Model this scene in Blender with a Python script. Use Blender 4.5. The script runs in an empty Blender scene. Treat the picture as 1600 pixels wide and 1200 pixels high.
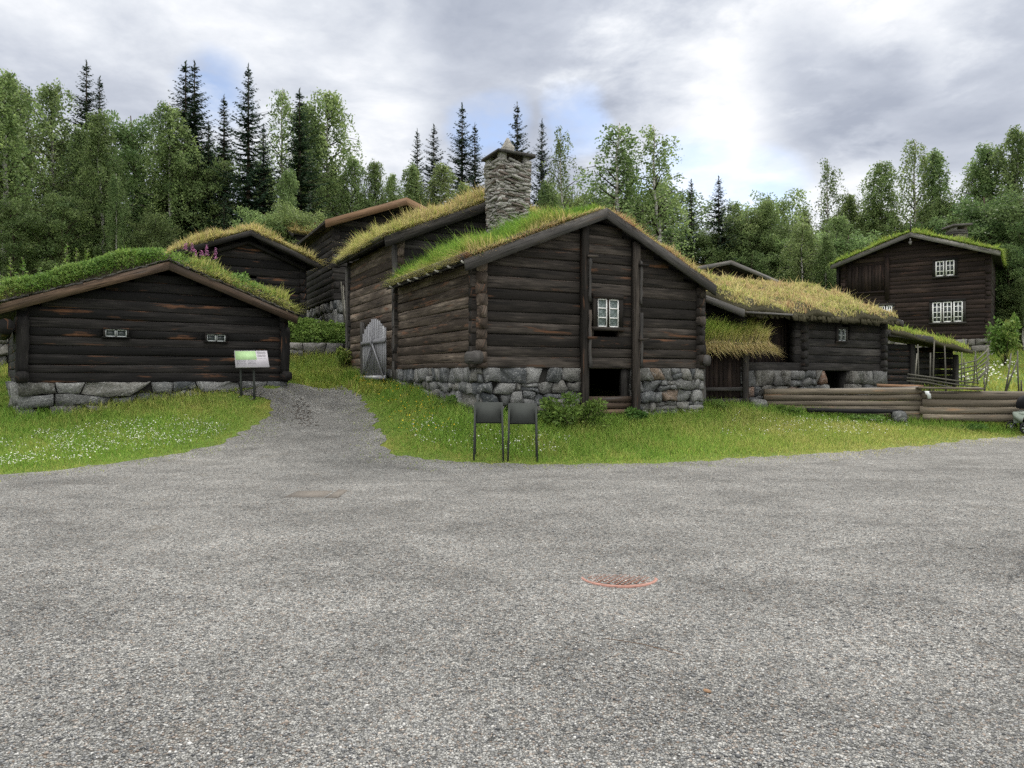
import bpy, math, random
import numpy as np
from mathutils import Vector
R = math.radians
rng = np.random.default_rng(7)
random.seed(7)
F_PX, CX, HZ, CAM = 1109.0, 800.0, 585.0, 1.6      # focal length in pixels of a 1600 px wide frame, horizon row, eye height
SC = bpy.context.scene
COL = SC.collection

def P(u, v, Y):
    return np.array([(u - CX) / F_PX * Y, Y, CAM - (v - HZ) * Y / F_PX])
def XY(u, Y):
    return np.array([(u - CX) / F_PX * Y, Y])

# ------------------------------------------------------------------ materials
def new_mat(name):
    m = bpy.data.materials.new(name); m.use_nodes = True
    nt = m.node_tree; nt.nodes.clear()
    out = nt.nodes.new('ShaderNodeOutputMaterial')
    return m, nt, out
class NT:
    def __init__(s, nt): s.nt = nt
    def n(s, t, **kw):
        nd = s.nt.nodes.new('ShaderNode' + t)
        for k, v in kw.items(): setattr(nd, k, v)
        return nd
    def l(s, a, b): s.nt.links.new(a, b)
    def val(s, sock, x):
        if hasattr(x, 'is_linked') or isinstance(x, bpy.types.NodeSocket): s.l(x, sock)
        else: sock.default_value = x
    def math(s, op, a, b=0.0, c=None, clamp=False):
        nd = s.n('Math', operation=op, use_clamp=clamp)
        s.val(nd.inputs[0], a); s.val(nd.inputs[1], b)
        if c is not None: s.val(nd.inputs[2], c)
        return nd.outputs[0]
    def vmath(s, op, a, b):
        nd = s.n('VectorMath', operation=op)
        s.val(nd.inputs[0], a); s.val(nd.inputs[1], b)
        return nd
    def noise(s, vec, scale, detail=3, rough=.55, dist=0.0, out=0):
        nd = s.n('TexNoise'); nd.inputs['Scale'].default_value = scale
        nd.inputs['Detail'].default_value = detail; nd.inputs['Roughness'].default_value = rough
        nd.inputs['Distortion'].default_value = dist
        if vec is not None: s.l(vec, nd.inputs['Vector'])
        return nd.outputs[out]
    def ramp(s, fac, stops, interp='LINEAR'):
        nd = s.n('ValToRGB'); cr = nd.color_ramp; cr.interpolation = interp
        while len(cr.elements) < len(stops): cr.elements.new(.5)
        for e, (p, c) in zip(cr.elements, stops):
            e.position = p; e.color = (c[0], c[1], c[2], 1) if hasattr(c, '__len__') else (c, c, c, 1)
        s.l(fac, nd.inputs[0]); return nd.outputs[0]
    def mix(s, fac, a, b, blend='MIX'):
        nd = s.n('Mix', data_type='RGBA', blend_type=blend)
        s.val(nd.inputs['Factor'], fac)
        for k, x in ((6, a), (7, b)):
            if isinstance(x, tuple): nd.inputs[k].default_value = (x[0], x[1], x[2], 1)
            else: s.l(x, nd.inputs[k])
        return nd.outputs[2]
    def comb(s, x, y, z):
        nd = s.n('CombineXYZ')
        for i, q in enumerate((x, y, z)): s.val(nd.inputs[i], q)
        return nd.outputs[0]
    def attr(s, name):
        nd = s.n('Attribute', attribute_name=name); return nd
    def bump(s, h, strength, dist):
        nd = s.n('Bump'); nd.inputs['Strength'].default_value = strength; nd.inputs['Distance'].default_value = dist
        s.l(h, nd.inputs['Height']); return nd.outputs[0]
    def bsdf(s, out, col, rough=.8, normal=None, spec=.3, metal=0.0):
        b = s.n('BsdfPrincipled')
        if isinstance(col, tuple): b.inputs['Base Color'].default_value = (*col, 1)
        else: s.l(col, b.inputs['Base Color'])
        s.val(b.inputs['Roughness'], rough)
        b.inputs['Specular IOR Level'].default_value = spec; b.inputs['Metallic'].default_value = metal
        if normal is not None: s.l(normal, b.inputs['Normal'])
        s.l(b.outputs[0], out.inputs[0]); return b

def grain_xyz(t):
    a = t.attr('grain'); sp = t.n('SeparateXYZ'); t.l(a.outputs['Vector'], sp.inputs[0])
    return sp.outputs[0], sp.outputs[1], sp.outputs[2]

def wood(name, dark, light, rust=(.12, .05, .025), rust_amt=.5, rough=.85, streak=.55):
    m, nt, out = new_mat(name); t = NT(nt)
    a, b, c = grain_xyz(t)
    off = t.math('MULTIPLY', c, 41.0)
    fine = t.noise(t.comb(t.math('ADD', t.math('MULTIPLY', a, 1.6), off), t.math('MULTIPLY', b, 42), off), 1.0, 5, .65)
    coarse = t.noise(t.comb(t.math('ADD', t.math('MULTIPLY', a, .7), off), t.math('MULTIPLY', b, 5), off), 1.0, 3)
    crack = t.noise(t.comb(t.math('ADD', t.math('MULTIPLY', a, .9), off), t.math('MULTIPLY', b, 26), t.math('ADD', off, 7.3)), 1.0, 2, .5)
    ck = t.ramp(crack, [(.30, 0.25), (.40, 1.0)])
    f = t.math('ADD', t.math('MULTIPLY', fine, streak), t.math('MULTIPLY', coarse, 1 - streak))
    f = t.math('ADD', f, t.math('MULTIPLY', t.math('SUBTRACT', c, .5), .22))
    sv = t.noise(t.comb(t.math('ADD', t.math('MULTIPLY', a, .55), t.math('MULTIPLY', c, 57.0)), t.math('MULTIPLY', b, 3.5), off), 1.0, 4, .6)
    f = t.math('ADD', f, t.math('MULTIPLY', t.math('SUBTRACT', sv, .5), .45))
    col = t.ramp(f, [(.40, dark), (.58, tuple(d * .62 + l * .38 for d, l in zip(dark, light))), (.76, tuple(q * 1.45 for q in light))])
    pn = t.noise(t.comb(t.math('ADD', t.math('MULTIPLY', a, .8), t.math('MULTIPLY', c, 91.0)), t.math('MULTIPLY', b, 9), off), 1.0, 4, .6)
    rm = t.ramp(pn, [(.60, 0.0), (.70, 1.0)])
    col = t.mix(t.math('MULTIPLY', rm, rust_amt), col, rust)
    col = t.mix(1.0, col, ck, 'MULTIPLY')
    h = t.math('ADD', t.math('MULTIPLY', fine, .6), t.math('MULTIPLY', ck, .5))
    t.bsdf(out, col, rough, t.bump(h, .7, .012), .25)
    return m

def stone_mat(name, c1, c2, vein=(.42, .42, .41), warm=(.22, .15, .10), warm_at=.965, veins=.5):
    m, nt, out = new_mat(name); t = NT(nt)
    tc = t.n('TexCoord').outputs['Object']; a, b, c = grain_xyz(t)
    off = t.vmath('ADD', tc, t.comb(t.math('MULTIPLY', c, 31), t.math('MULTIPLY', c, 17), t.math('MULTIPLY', c, 53))).outputs[0]
    n1 = t.noise(off, 4.5, 8, .7, .5); n2 = t.noise(off, 22, 6, .75)
    f = t.math('ADD', t.math('MULTIPLY', n1, .5), t.math('MULTIPLY', c, .5))
    col = t.ramp(f, [(.25, c1), (.72, c2)])
    col = t.mix(t.ramp(t.math('FRACT', t.math('MULTIPLY', c, 7.13)), [(.55, 0.0), (.8, .40)]), col, (.215, .195, .155))
    col = t.mix(t.ramp(c, [(warm_at, 0.0), (warm_at + .02, .8)]), col, warm)
    wv = t.noise(off, 2.2, 5, .6, 1.2)
    vv = t.ramp(t.math('ABSOLUTE', t.math('SUBTRACT', wv, .5)), [(.0, 1.0), (.018, 0.0)])
    lich = t.ramp(t.noise(off, 9, 5, .7), [(.60, 0.0), (.70, 1.0)])
    col = t.mix(t.math('MULTIPLY', vv, veins), col, vein)
    col = t.mix(t.math('MULTIPLY', lich, .45), col, vein)
    col = t.mix(.8, col, t.ramp(n2, [(.32, .30), (.62, 1.05)]), 'MULTIPLY')
    t.bsdf(out, col, .9, t.bump(t.math('ADD', t.math('MULTIPLY', n1, 1.3), t.math('MULTIPLY', n2, .6)), 1.0, .07), .15)
    return m

def leafy(name, stops, trans=.4, rough=.6, obj_var=.25, spec=.2):
    """thin leaf or blade: colour by the x of 'grain', brightness jitter by its y"""
    m, nt, out = new_mat(name); t = NT(nt)
    a, b, c = grain_xyz(t)
    col = t.ramp(t.math('DIVIDE', a, 1.5), stops)
    oi = t.n('ObjectInfo').outputs['Random']
    k = t.math('ADD', t.math('MULTIPLY', b, .7), t.math('ADD', .65 - obj_var / 2, t.math('MULTIPLY', oi, obj_var)))
    hs = t.n('HueSaturation'); t.l(col, hs.inputs['Color']); t.l(k, hs.inputs['Value'])
    t.l(t.math('ADD', .485, t.math('MULTIPLY', t.math('FRACT', t.math('MULTIPLY', oi, 7.31)), .03)), hs.inputs['Hue'])
    col = hs.outputs[0]
    p = t.n('BsdfPrincipled'); t.l(col, p.inputs['Base Color']); p.inputs['Roughness'].default_value = rough
    p.inputs['Specular IOR Level'].default_value = spec
    tr = t.n('BsdfTranslucent'); t.l(col, tr.inputs[0])
    mx = t.n('MixShader'); mx.inputs[0].default_value = trans
    t.l(p.outputs[0], mx.inputs[1]); t.l(tr.outputs[0], mx.inputs[2]); t.l(mx.outputs[0], out.inputs[0])
    return m

def plain(name, col, rough=.6, spec=.3, metal=0.0, var=.25, scale=8.0):
    m, nt, out = new_mat(name); t = NT(nt)
    tc = t.n('TexCoord').outputs['Object']
    n1 = t.noise(tc, scale, 5, .65)
    c = t.mix(1.0, tuple(col), t.ramp(n1, [(.3, 1 - var), (.7, 1 + var * .4)]), 'MULTIPLY')
    t.bsdf(out, c, rough, t.bump(n1, .2, .01), spec, metal)
    return m

def gravel_mat(name):
    m, nt, out = new_mat(name); t = NT(nt)
    tc = t.n('TexCoord').outputs['Object']
    def vor(scale, feat='F1'):
        v = t.n('TexVoronoi', feature=feat); v.inputs['Scale'].default_value = scale; t.l(tc, v.inputs['Vector']); return v
    v1 = vor(72); e1 = vor(72, 'DISTANCE_TO_EDGE'); v2 = vor(128); v3 = vor(36)
    r1 = t.n('SeparateXYZ'); t.l(v1.outputs['Color'], r1.inputs[0])
    r2 = t.n('SeparateXYZ'); t.l(v2.outputs['Color'], r2.inputs[0])
    r3 = t.n('SeparateXYZ'); t.l(v3.outputs['Color'], r3.inputs[0])
    f = t.math('ADD', t.math('MULTIPLY', r1.outputs[0], .52), t.math('ADD', t.math('MULTIPLY', r2.outputs[0], .28), t.math('MULTIPLY', r3.outputs[0], .20)))
    col = t.ramp(f, [(.16, (.048, .049, .049)), (.38, (.140, .139, .134)), (.60, (.228, .226, .216)), (.86, (.35, .345, .328))])
    warm = t.ramp(r1.outputs[1], [(.86, 0.0), (.9, .35)])
    col = t.mix(warm, col, (.26, .19, .14))
    gap = t.ramp(e1.outputs['Distance'], [(.0, .5), (.14, 1.0)])
    col = t.mix(1.0, col, gap, 'MULTIPLY')
    big = t.noise(tc, .55, 5, .6); mid = t.noise(tc, 3.1, 4, .6)
    col = t.mix(1.0, col, t.ramp(t.math('ADD', t.math('MULTIPLY', big, .6), t.math('MULTIPLY', mid, .4)), [(.30, .62), (.70, 1.26)]), 'MULTIPLY')
    mp = t.n('Mapping'); mp.inputs['Scale'].default_value = (.34, .85, 1); mp.inputs['Rotation'].default_value = (0, 0, .35); t.l(tc, mp.inputs[0])
    col = t.mix(1.0, col, t.ramp(t.noise(mp.outputs[0], 1.6, 5, .6, .6), [(.34, .80), (.52, 1.0), (.70, 1.12)]), 'MULTIPLY')
    dirt = t.ramp(t.noise(tc, 1.15, 6, .7), [(.60, 0.0), (.74, .55)])
    col = t.mix(dirt, col, (.115, .098, .078))
    h = t.math('ADD', t.math('MULTIPLY', gap, .8), t.math('ADD', t.math('MULTIPLY', r1.outputs[2], .5), t.math('MULTIPLY', mid, .8)))
    t.bsdf(out, col, .92, t.bump(h, .8, .012), .08)
    return m

def ground_mat(name):
    m, nt, out = new_mat(name); t = NT(nt)
    tc = t.n('TexCoord').outputs['Object']
    n1 = t.noise(tc, .7, 5, .6); n2 = t.noise(tc, 14, 5, .7); n3 = t.noise(tc, 2.6, 4, .6)
    col = t.ramp(n1, [(.30, (.07, .12, .022)), (.52, (.115, .17, .032)), (.70, (.19, .19, .045))])
    col = t.mix(t.ramp(n3, [(.62, 0.0), (.75, .5)]), col, (.13, .10, .05))
    col = t.mix(.7, col, t.ramp(n2, [(.25, .35), (.75, 1.15)]), 'MULTIPLY')
    t.bsdf(out, col, .95, t.bump(n2, .9, .05), .1)
    return m

M = {}
M['wood_dark'] = wood('tarred_log', (.011, .009, .0075), (.070, .058, .049), (.14, .066, .035), .85)
M['wood_left'] = wood('black_tarred_log', (.006, .0055, .0055), (.034, .030, .028), (.15, .070, .036), .9)
M['wood_grey'] = wood('weathered_brown_log', (.038, .028, .021), (.225, .180, .142), (.20, .10, .058), .75)
M['wood_dim'] = wood('charcoal_log', (.010, .009, .0085), (.062, .056, .052), (.09, .06, .045), .4)
M['wood_red'] = wood('red_brown_log', (.014, .009, .0075), (.046, .031, .025), (.10, .05, .032), .5)
M['board_grey'] = wood('silver_grey_board', (.10, .095, .09), (.25, .235, .22), (.16, .12, .09), .4)
M['board_dark'] = wood('dark_grey_board', (.045, .042, .04), (.14, .13, .122), (.13, .085, .055), .4)
M['board_warm'] = wood('fresh_brown_board', (.16, .095, .055), (.36, .23, .14), (.26, .13, .07), .5)
M['board_rust'] = wood('rusty_brown_board', (.045, .032, .024), (.16, .105, .070), (.085, .078, .072), .9)
M['board_black'] = wood('wet_black_board', (.012, .012, .013), (.04, .04, .042), (.03, .03, .03), .2)
M['picket'] = wood('blue_grey_picket', (.20, .20, .215), (.42, .42, .44), (.16, .14, .13), .4)
M['fence_log'] = wood('grey_fence_log', (.10, .084, .063), (.29, .245, .185), (.33, .19, .10), .6)
M['pole'] = wood('grey_pole', (.08, .076, .062), (.22, .21, .175), (.2, .17, .12), .4)
M['stone'] = stone_mat('grey_rubble_stone', (.090, .098, .105), (.32, .317, .305), veins=.75)
M['stone_warm'] = stone_mat('mixed_rubble_stone', (.080, .085, .09), (.25, .245, .235), warm=(.27, .15, .10), warm_at=.93)
M['stone_pale'] = stone_mat('pale_rubble_stone', (.14, .14, .14), (.36, .34, .32), veins=.2)
M['slate'] = stone_mat('pale_slate', (.32, .305, .28), (.68, .655, .61), warm=(.17, .12, .10), warm_at=.80, veins=.15)
M['slate_dark'] = stone_mat('dark_slate', (.075, .07, .066), (.16, .15, .14), veins=.1)
M['mortar'] = plain('earth_joint', (.026, .025, .023), .95, .1)
M['soil'] = plain('turf_soil', (.080, .072, .036), .95, .1, var=.5, scale=14)
M['bark_edge'] = plain('mossy_turf_edge', (.068, .062, .038), .95, .1, var=.7, scale=30)
M['white_paint'] = plain('white_window_paint', (.78, .78, .76), .5, .3, var=.08)
M['grey_paint'] = plain('pale_grey_window_paint', (.50, .53, .52), .5, .3, var=.1)
M['glass'] = plain('window_glass', (.030, .036, .040), .08, .6, var=.2, scale=3)
M['glass_old'] = plain('old_crown_glass', (.16, .20, .195), .12, .6, var=.35, scale=11)
M['glass_dim'] = plain('dim_crown_glass', (.045, .055, .055), .12, .6, var=.3, scale=11)
M['metal_dark'] = plain('dark_olive_metal', (.050, .054, .050), .85, .15, .0, var=.12, scale=5)
M['rust'] = plain('rusty_iron', (.27, .14, .11), .75, .3, .2, var=.4, scale=30)
M['rust_dark'] = plain('dark_rusty_iron', (.22, .12, .09), .8, .3, .2, var=.5, scale=40)
M['plate_brown'] = plain('gritty_brown_plate', (.145, .130, .115), .9, .1, var=.5, scale=60)
M['print_grey'] = plain('grey_print', (.30, .29, .31), .8, .1)
M['paper'] = plain('white_paper', (.66, .68, .68), .7, .2, var=.1)
M['birchbark'] = plain('white_birch_bark', (.55, .53, .49), .8, .2, var=.35, scale=25)
M['sign_grey'] = plain('pale_lilac_print', (.42, .40, .43), .8, .15, var=.05)
M['sign_green'] = plain('pale_green_print', (.40, .58, .30), .8, .15, var=.12, scale=10)
M['cloth_black'] = plain('black_fabric', (.012, .012, .014), .9, .1)
M['cloth_sage'] = plain('sage_fabric', (.27, .31, .27), .9, .1, var=.3)
M['rubber'] = plain('black_rubber', (.015, .015, .016), .8, .2)
M['gravel'] = gravel_mat('grey_gravel')
M['ground'] = ground_mat('turf_ground')
M['pebble'] = None
GR = [(0.0, (.110, .225, .030)), (.22, (.195, .300, .046)), (.42, (.33, .335, .085)), (.66, (.47, .395, .185)), (.84, (.43, .285, .165)), (1.0, (.34, .19, .115))]
M['grass'] = leafy('grass_blade', GR, .40, .65, .0)
LF = [(0.0, (.055, .098, .036)), (.33, (.120, .175, .062)), (.6, (.205, .270, .100)), (.8, (.265, .335, .115)), (1.0, (.30, .36, .13))]
M['leaf'] = leafy('broad_leaf', LF, .48, .55, .5)
M['needle'] = leafy('spruce_needle', [(0.0, (.014, .032, .020)), (.5, (.032, .060, .032)), (1.0, (.070, .105, .045))], .22, .7, .5)
M['herb'] = leafy('herb_leaf', [(0.0, (.07, .135, .030)), (.5, (.15, .235, .052)), (.8, (.25, .29, .08)), (1.0, (.34, .29, .14))], .4, .6, .15)
M['petal'] = leafy('petal', [(0.0, (.72, .72, .66)), (.4, (.70, .55, .04)), (.8, (.56, .27, .48)), (1.0, (.56, .27, .48))], .35, .6, .0)
def birch_bark():
    m, nt, out = new_mat('birch_trunk_bark'); t = NT(nt)
    tc = t.n('TexCoord').outputs['Object']
    mp = t.n('Mapping'); mp.inputs['Scale'].default_value = (2, 2, 9); t.l(tc, mp.inputs[0])
    n = t.noise(mp.outputs[0], 1.5, 4, .7); a_, b_, c_ = grain_xyz(t)
    col = t.ramp(n, [(.40, (.05, .045, .04)), (.50, (.40, .38, .35)), (.7, (.55, .53, .50))])
    col = t.mix(t.math('MULTIPLY', c_, 2.0), (.05, .042, .036), col)
    t.bsdf(out, col, .85, None, .2); return m
M['birch_bark'] = birch_bark()
M['bark'] = plain('brown_bark', (.075, .058, .045), .95, .1, var=.6, scale=12)

# ------------------------------------------------------------------ mesh building
def np_mesh(name, V, loops, counts, grain=None, smooth=False):
    V = np.asarray(V, dtype=np.float32); loops = np.asarray(loops, dtype=np.int32); counts = np.asarray(counts, dtype=np.int32)
    me = bpy.data.meshes.new(name)
    me.vertices.add(len(V)); me.vertices.foreach_set('co', V.ravel())
    me.loops.add(len(loops)); me.loops.foreach_set('vertex_index', loops)
    me.polygons.add(len(counts))
    st = np.concatenate([[0], np.cumsum(counts)[:-1]]).astype(np.int32)
    me.polygons.foreach_set('loop_start', st)
    if smooth: me.polygons.foreach_set('use_smooth', np.ones(len(counts), dtype=bool))
    if grain is not None:
        at = me.attributes.new('grain', 'FLOAT_VECTOR', 'POINT'); at.data.foreach_set('vector', np.asarray(grain, dtype=np.float32).ravel())
    me.update(calc_edges=True); me.validate()
    return me

class MB:
    def __init__(s): s.V, s.G, s.L, s.C = [], [], [], []; s.n = 0
    def add(s, V, faces, G):
        V = np.asarray(V, float).reshape(-1, 3); G = np.asarray(G, float)
        if G.ndim == 1: G = np.tile(G, (len(V), 1))
        s.V.append(V); s.G.append(G)
        for f in faces:
            s.L.extend(i + s.n for i in f); s.C.append(len(f))
        s.n += len(V)
    def mesh(s, name, off, smooth=False):
        return np_mesh(name, np.concatenate(s.V) - off, s.L, s.C, np.concatenate(s.G), smooth)
    # rounded timber between two points
    def log(s, p0, p1, hz, ht, nseg=10, step=.45, wob=.012, rnd=None, pz=.75, pt=.7, taper=0.0, up=None, hewn=False):
        p0 = np.asarray(p0, float); p1 = np.asarray(p1, float); d = p1 - p0; Ln = np.linalg.norm(d)
        if Ln < 1e-4: return
        d = d / Ln; up = np.array([0, 0, 1.]) if up is None else np.asarray(up, float)
        if abs(d @ up) > .95: up = np.array([1., 0, 0])
        side = np.cross(d, up); side /= np.linalg.norm(side); up = np.cross(side, d)
        rnd = rng.random() if rnd is None else rnd
        k = max(2, int(Ln / step) + 1)
        a = np.arange(nseg) / nseg * 2 * math.pi
        cs, sn = np.cos(a), np.sin(a)
        py = np.sign(cs) * np.abs(cs) ** pt; pzv = np.sign(sn) * np.abs(sn) ** pz
        if hewn:   # flat hewn faces with a narrow round at the joints
            q = np.array([(.45, -1.0), (.86, -.93), (.99, -.74), (1.03, .05), (1.0, .78), (.84, .96), (.4, 1.0)])
            q = np.concatenate([q, q[::-1] * (-1, 1)]); py, pzv = q[:, 0], q[:, 1]; nseg = len(q); a = np.concatenate([np.linspace(-.5, .5, 7), np.linspace(.5, 1.5, 7)]) * math.pi
        V = []; G = []
        ph = rng.random(4) * 6
        for i in range(k):
            t = i / (k - 1); q = t * Ln
            w1 = 1 + (math.sin(q * 1.1 + ph[0]) + math.sin(q * 2.7 + ph[1])) * .5 * wob * 4
            tp = 1 + taper * (t - .5)
            oz = math.sin(q * .8 + ph[2]) * wob; oy = math.sin(q * 1.3 + ph[3]) * wob
            jit = 1 + rng.normal(0, wob, nseg)
            ring = p0 + d * q + np.outer(py * ht * tp * w1 * jit + oy, side) + np.outer(pzv * hz * tp * w1 * jit + oz, up)
            V.append(ring)
            G.append(np.stack([np.full(nseg, q + rnd * 3), a / 6.283 * 2 * (hz + ht) * 1.6, np.full(nseg, rnd)], 1))
        fc = []
        for i in range(k - 1):
            for j in range(nseg):
                j2 = (j + 1) % nseg
                fc.append((i * nseg + j, i * nseg + j2, (i + 1) * nseg + j2, (i + 1) * nseg + j))
        fc.append(tuple(range(nseg - 1, -1, -1))); fc.append(tuple((k - 1) * nseg + j for j in range(nseg)))
        s.add(np.concatenate(V), fc, np.concatenate(G))
    # board: centre line p0-p1, width vector w (full), thickness vector t (full)
    def board(s, p0, p1, w, t, rnd=None, jit=0.0, nseg=1):
        p0 = np.asarray(p0, float); p1 = np.asarray(p1, float); w = np.asarray(w, float) / 2; t = np.asarray(t, float) / 2
        rnd = rng.random() if rnd is None else rnd
        Ln = np.linalg.norm(p1 - p0); wl = np.linalg.norm(w) * 2; tl = np.linalg.norm(t) * 2
        V = []; G = []
        for i in range(nseg + 1):
            c = p0 + (p1 - p0) * i / nseg
            for k, (sw, st_) in enumerate(((-1, -1), (1, -1), (1, 1), (-1, 1))):
                V.append(c + w * sw + t * st_ + (rng.normal(0, jit, 3) if jit else 0)); G.append((Ln * i / nseg + rnd * 5, (0, wl, wl + tl, 2 * wl + tl)[k], rnd))
        fc = []
        for i in range(nseg):
            b = i * 4
            fc += [(b, b + 1, b + 5, b + 4), (b + 1, b + 2, b + 6, b + 5), (b + 2, b + 3, b + 7, b + 6), (b + 3, b, b + 4, b + 7)]
        e = nseg * 4
        fc += [(3, 2, 1, 0), (e, e + 1, e + 2, e + 3)]
        s.add(V, fc, G)
    def prism(s, pts, ext, rnd=None):
        """planar polygon pts (n,3) extruded by the vector ext"""
        pts = np.asarray(pts, float); n = len(pts); rnd = rng.random() if rnd is None else rnd
        V = np.concatenate([pts, pts + np.asarray(ext, float)])
        dd = pts[1] - pts[0]; dd = dd / (np.linalg.norm(dd) + 1e-9); q = (V - pts[0]) @ dd
        b = np.linalg.norm((V - pts[0]) - np.outer(q, dd), axis=1)
        fc = [tuple(range(n - 1, -1, -1)), tuple(range(n, 2 * n))] + [(i, (i + 1) % n, n + (i + 1) % n, n + i) for i in range(n)]
        s.add(V, fc, np.stack([q + rnd * 5, b, np.full(2 * n, rnd)], 1))
    def tube(s, pts, r0, r1, nseg=6, rnd=None):
        pts = np.asarray(pts, float); k = len(pts); rnd = rng.random() if rnd is None else rnd
        V = []; G = []
        q = 0
        for i in range(k):
            d = pts[min(i + 1, k - 1)] - pts[max(i - 1, 0)]; d = d / (np.linalg.norm(d) + 1e-9)
            up = np.array([0, 0, 1.]) if abs(d[2]) < .9 else np.array([1., 0, 0])
            sd = np.cross(d, up); sd /= np.linalg.norm(sd); u2 = np.cross(sd, d)
            r = r0 + (r1 - r0) * i / (k - 1)
            if i: q += np.linalg.norm(pts[i] - pts[i - 1])
            for j in range(nseg):
                a = j / nseg * 6.2832
                V.append(pts[i] + sd * math.cos(a) * r + u2 * math.sin(a) * r); G.append((q, a / 6.28 * .3, rnd))
        fc = [(i * nseg + j, i * nseg + (j + 1) % nseg, (i + 1) * nseg + (j + 1) % nseg, (i + 1) * nseg + j) for i in range(k - 1) for j in range(nseg)]
        fc += [tuple(range(nseg - 1, -1, -1)), tuple((k - 1) * nseg + j for j in range(nseg))]
        s.add(V, fc, G)
    def disc(s, c, n, r, th, nseg=20, rnd=.5, ry=None):
        c = np.asarray(c, float); n = np.asarray(n, float); n = n / np.linalg.norm(n)
        up = np.array([0, 0, 1.]) if abs(n[2]) < .9 else np.array([0, 1., 0])
        sd = np.cross(up, n); sd /= np.linalg.norm(sd); u2 = np.cross(n, sd)
        a = np.arange(nseg) / nseg * 6.28318; ry = r if ry is None else ry
        ring = c + np.outer(np.cos(a) * r, sd) + np.outer(np.sin(a) * ry, u2)
        s.prism(ring, n * th, rnd)
    def ring(s, c, n, R0, r, nseg=24, m=6, rnd=.5):
        c = np.asarray(c, float); n = np.asarray(n, float); n = n / np.linalg.norm(n)
        up = np.array([0, 0, 1.]) if abs(n[2]) < .9 else np.array([0, 1., 0])
        sd = np.cross(up, n); sd /= np.linalg.norm(sd); u2 = np.cross(n, sd)
        V = []
        for i in range(nseg):
            a = i / nseg * 6.28318; e = sd * math.cos(a) + u2 * math.sin(a)
            for j in range(m):
                b = j / m * 6.28318; V.append(c + e * (R0 + r * math.cos(b)) + n * r * math.sin(b))
        fc = [(i * m + j, ((i + 1) % nseg) * m + j, ((i + 1) % nseg) * m + (j + 1) % m, i * m + (j + 1) % m) for i in range(nseg) for j in range(m)]
        s.add(V, fc, (0, 0, rnd))

LOC = {}
def thing(name, label, cat, loc, group=None, rotz=0):
    o = bpy.data.objects.new(name, None); COL.objects.link(o)
    o.empty_display_size = .2; o.location = [float(q) for q in loc]; o.rotation_euler = (0, 0, rotz)
    o['label'] = label; o['category'] = cat
    if group: o['group'] = group
    LOC[o] = np.asarray(loc, float)
    return o
def link(name, me, mat, parent=None, kind=None, label=None, cat=None, group=None):
    o = bpy.data.objects.new(name, me); COL.objects.link(o)
    if mat is not None: me.materials.append(mat)
    if parent is not None: o.parent = parent; LOC[o] = LOC[parent]
    if kind: o['kind'] = kind
    if label: o['label'] = label
    if cat: o['category'] = cat
    if group: o['group'] = group
    return o
def part(name, mb, mat, parent, smooth=False, kind=None, label=None):
    return link(name, mb.mesh(name, LOC[parent], smooth), M[mat] if isinstance(mat, str) else mat, parent, kind, label)
def copy_tree(o, label=None, parent=None):
    c = o.copy(); COL.objects.link(c)
    if parent is not None: c.parent = parent
    if label: c['label'] = label
    for ch in list(o.children): copy_tree(ch, None, c)
    return c

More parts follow.
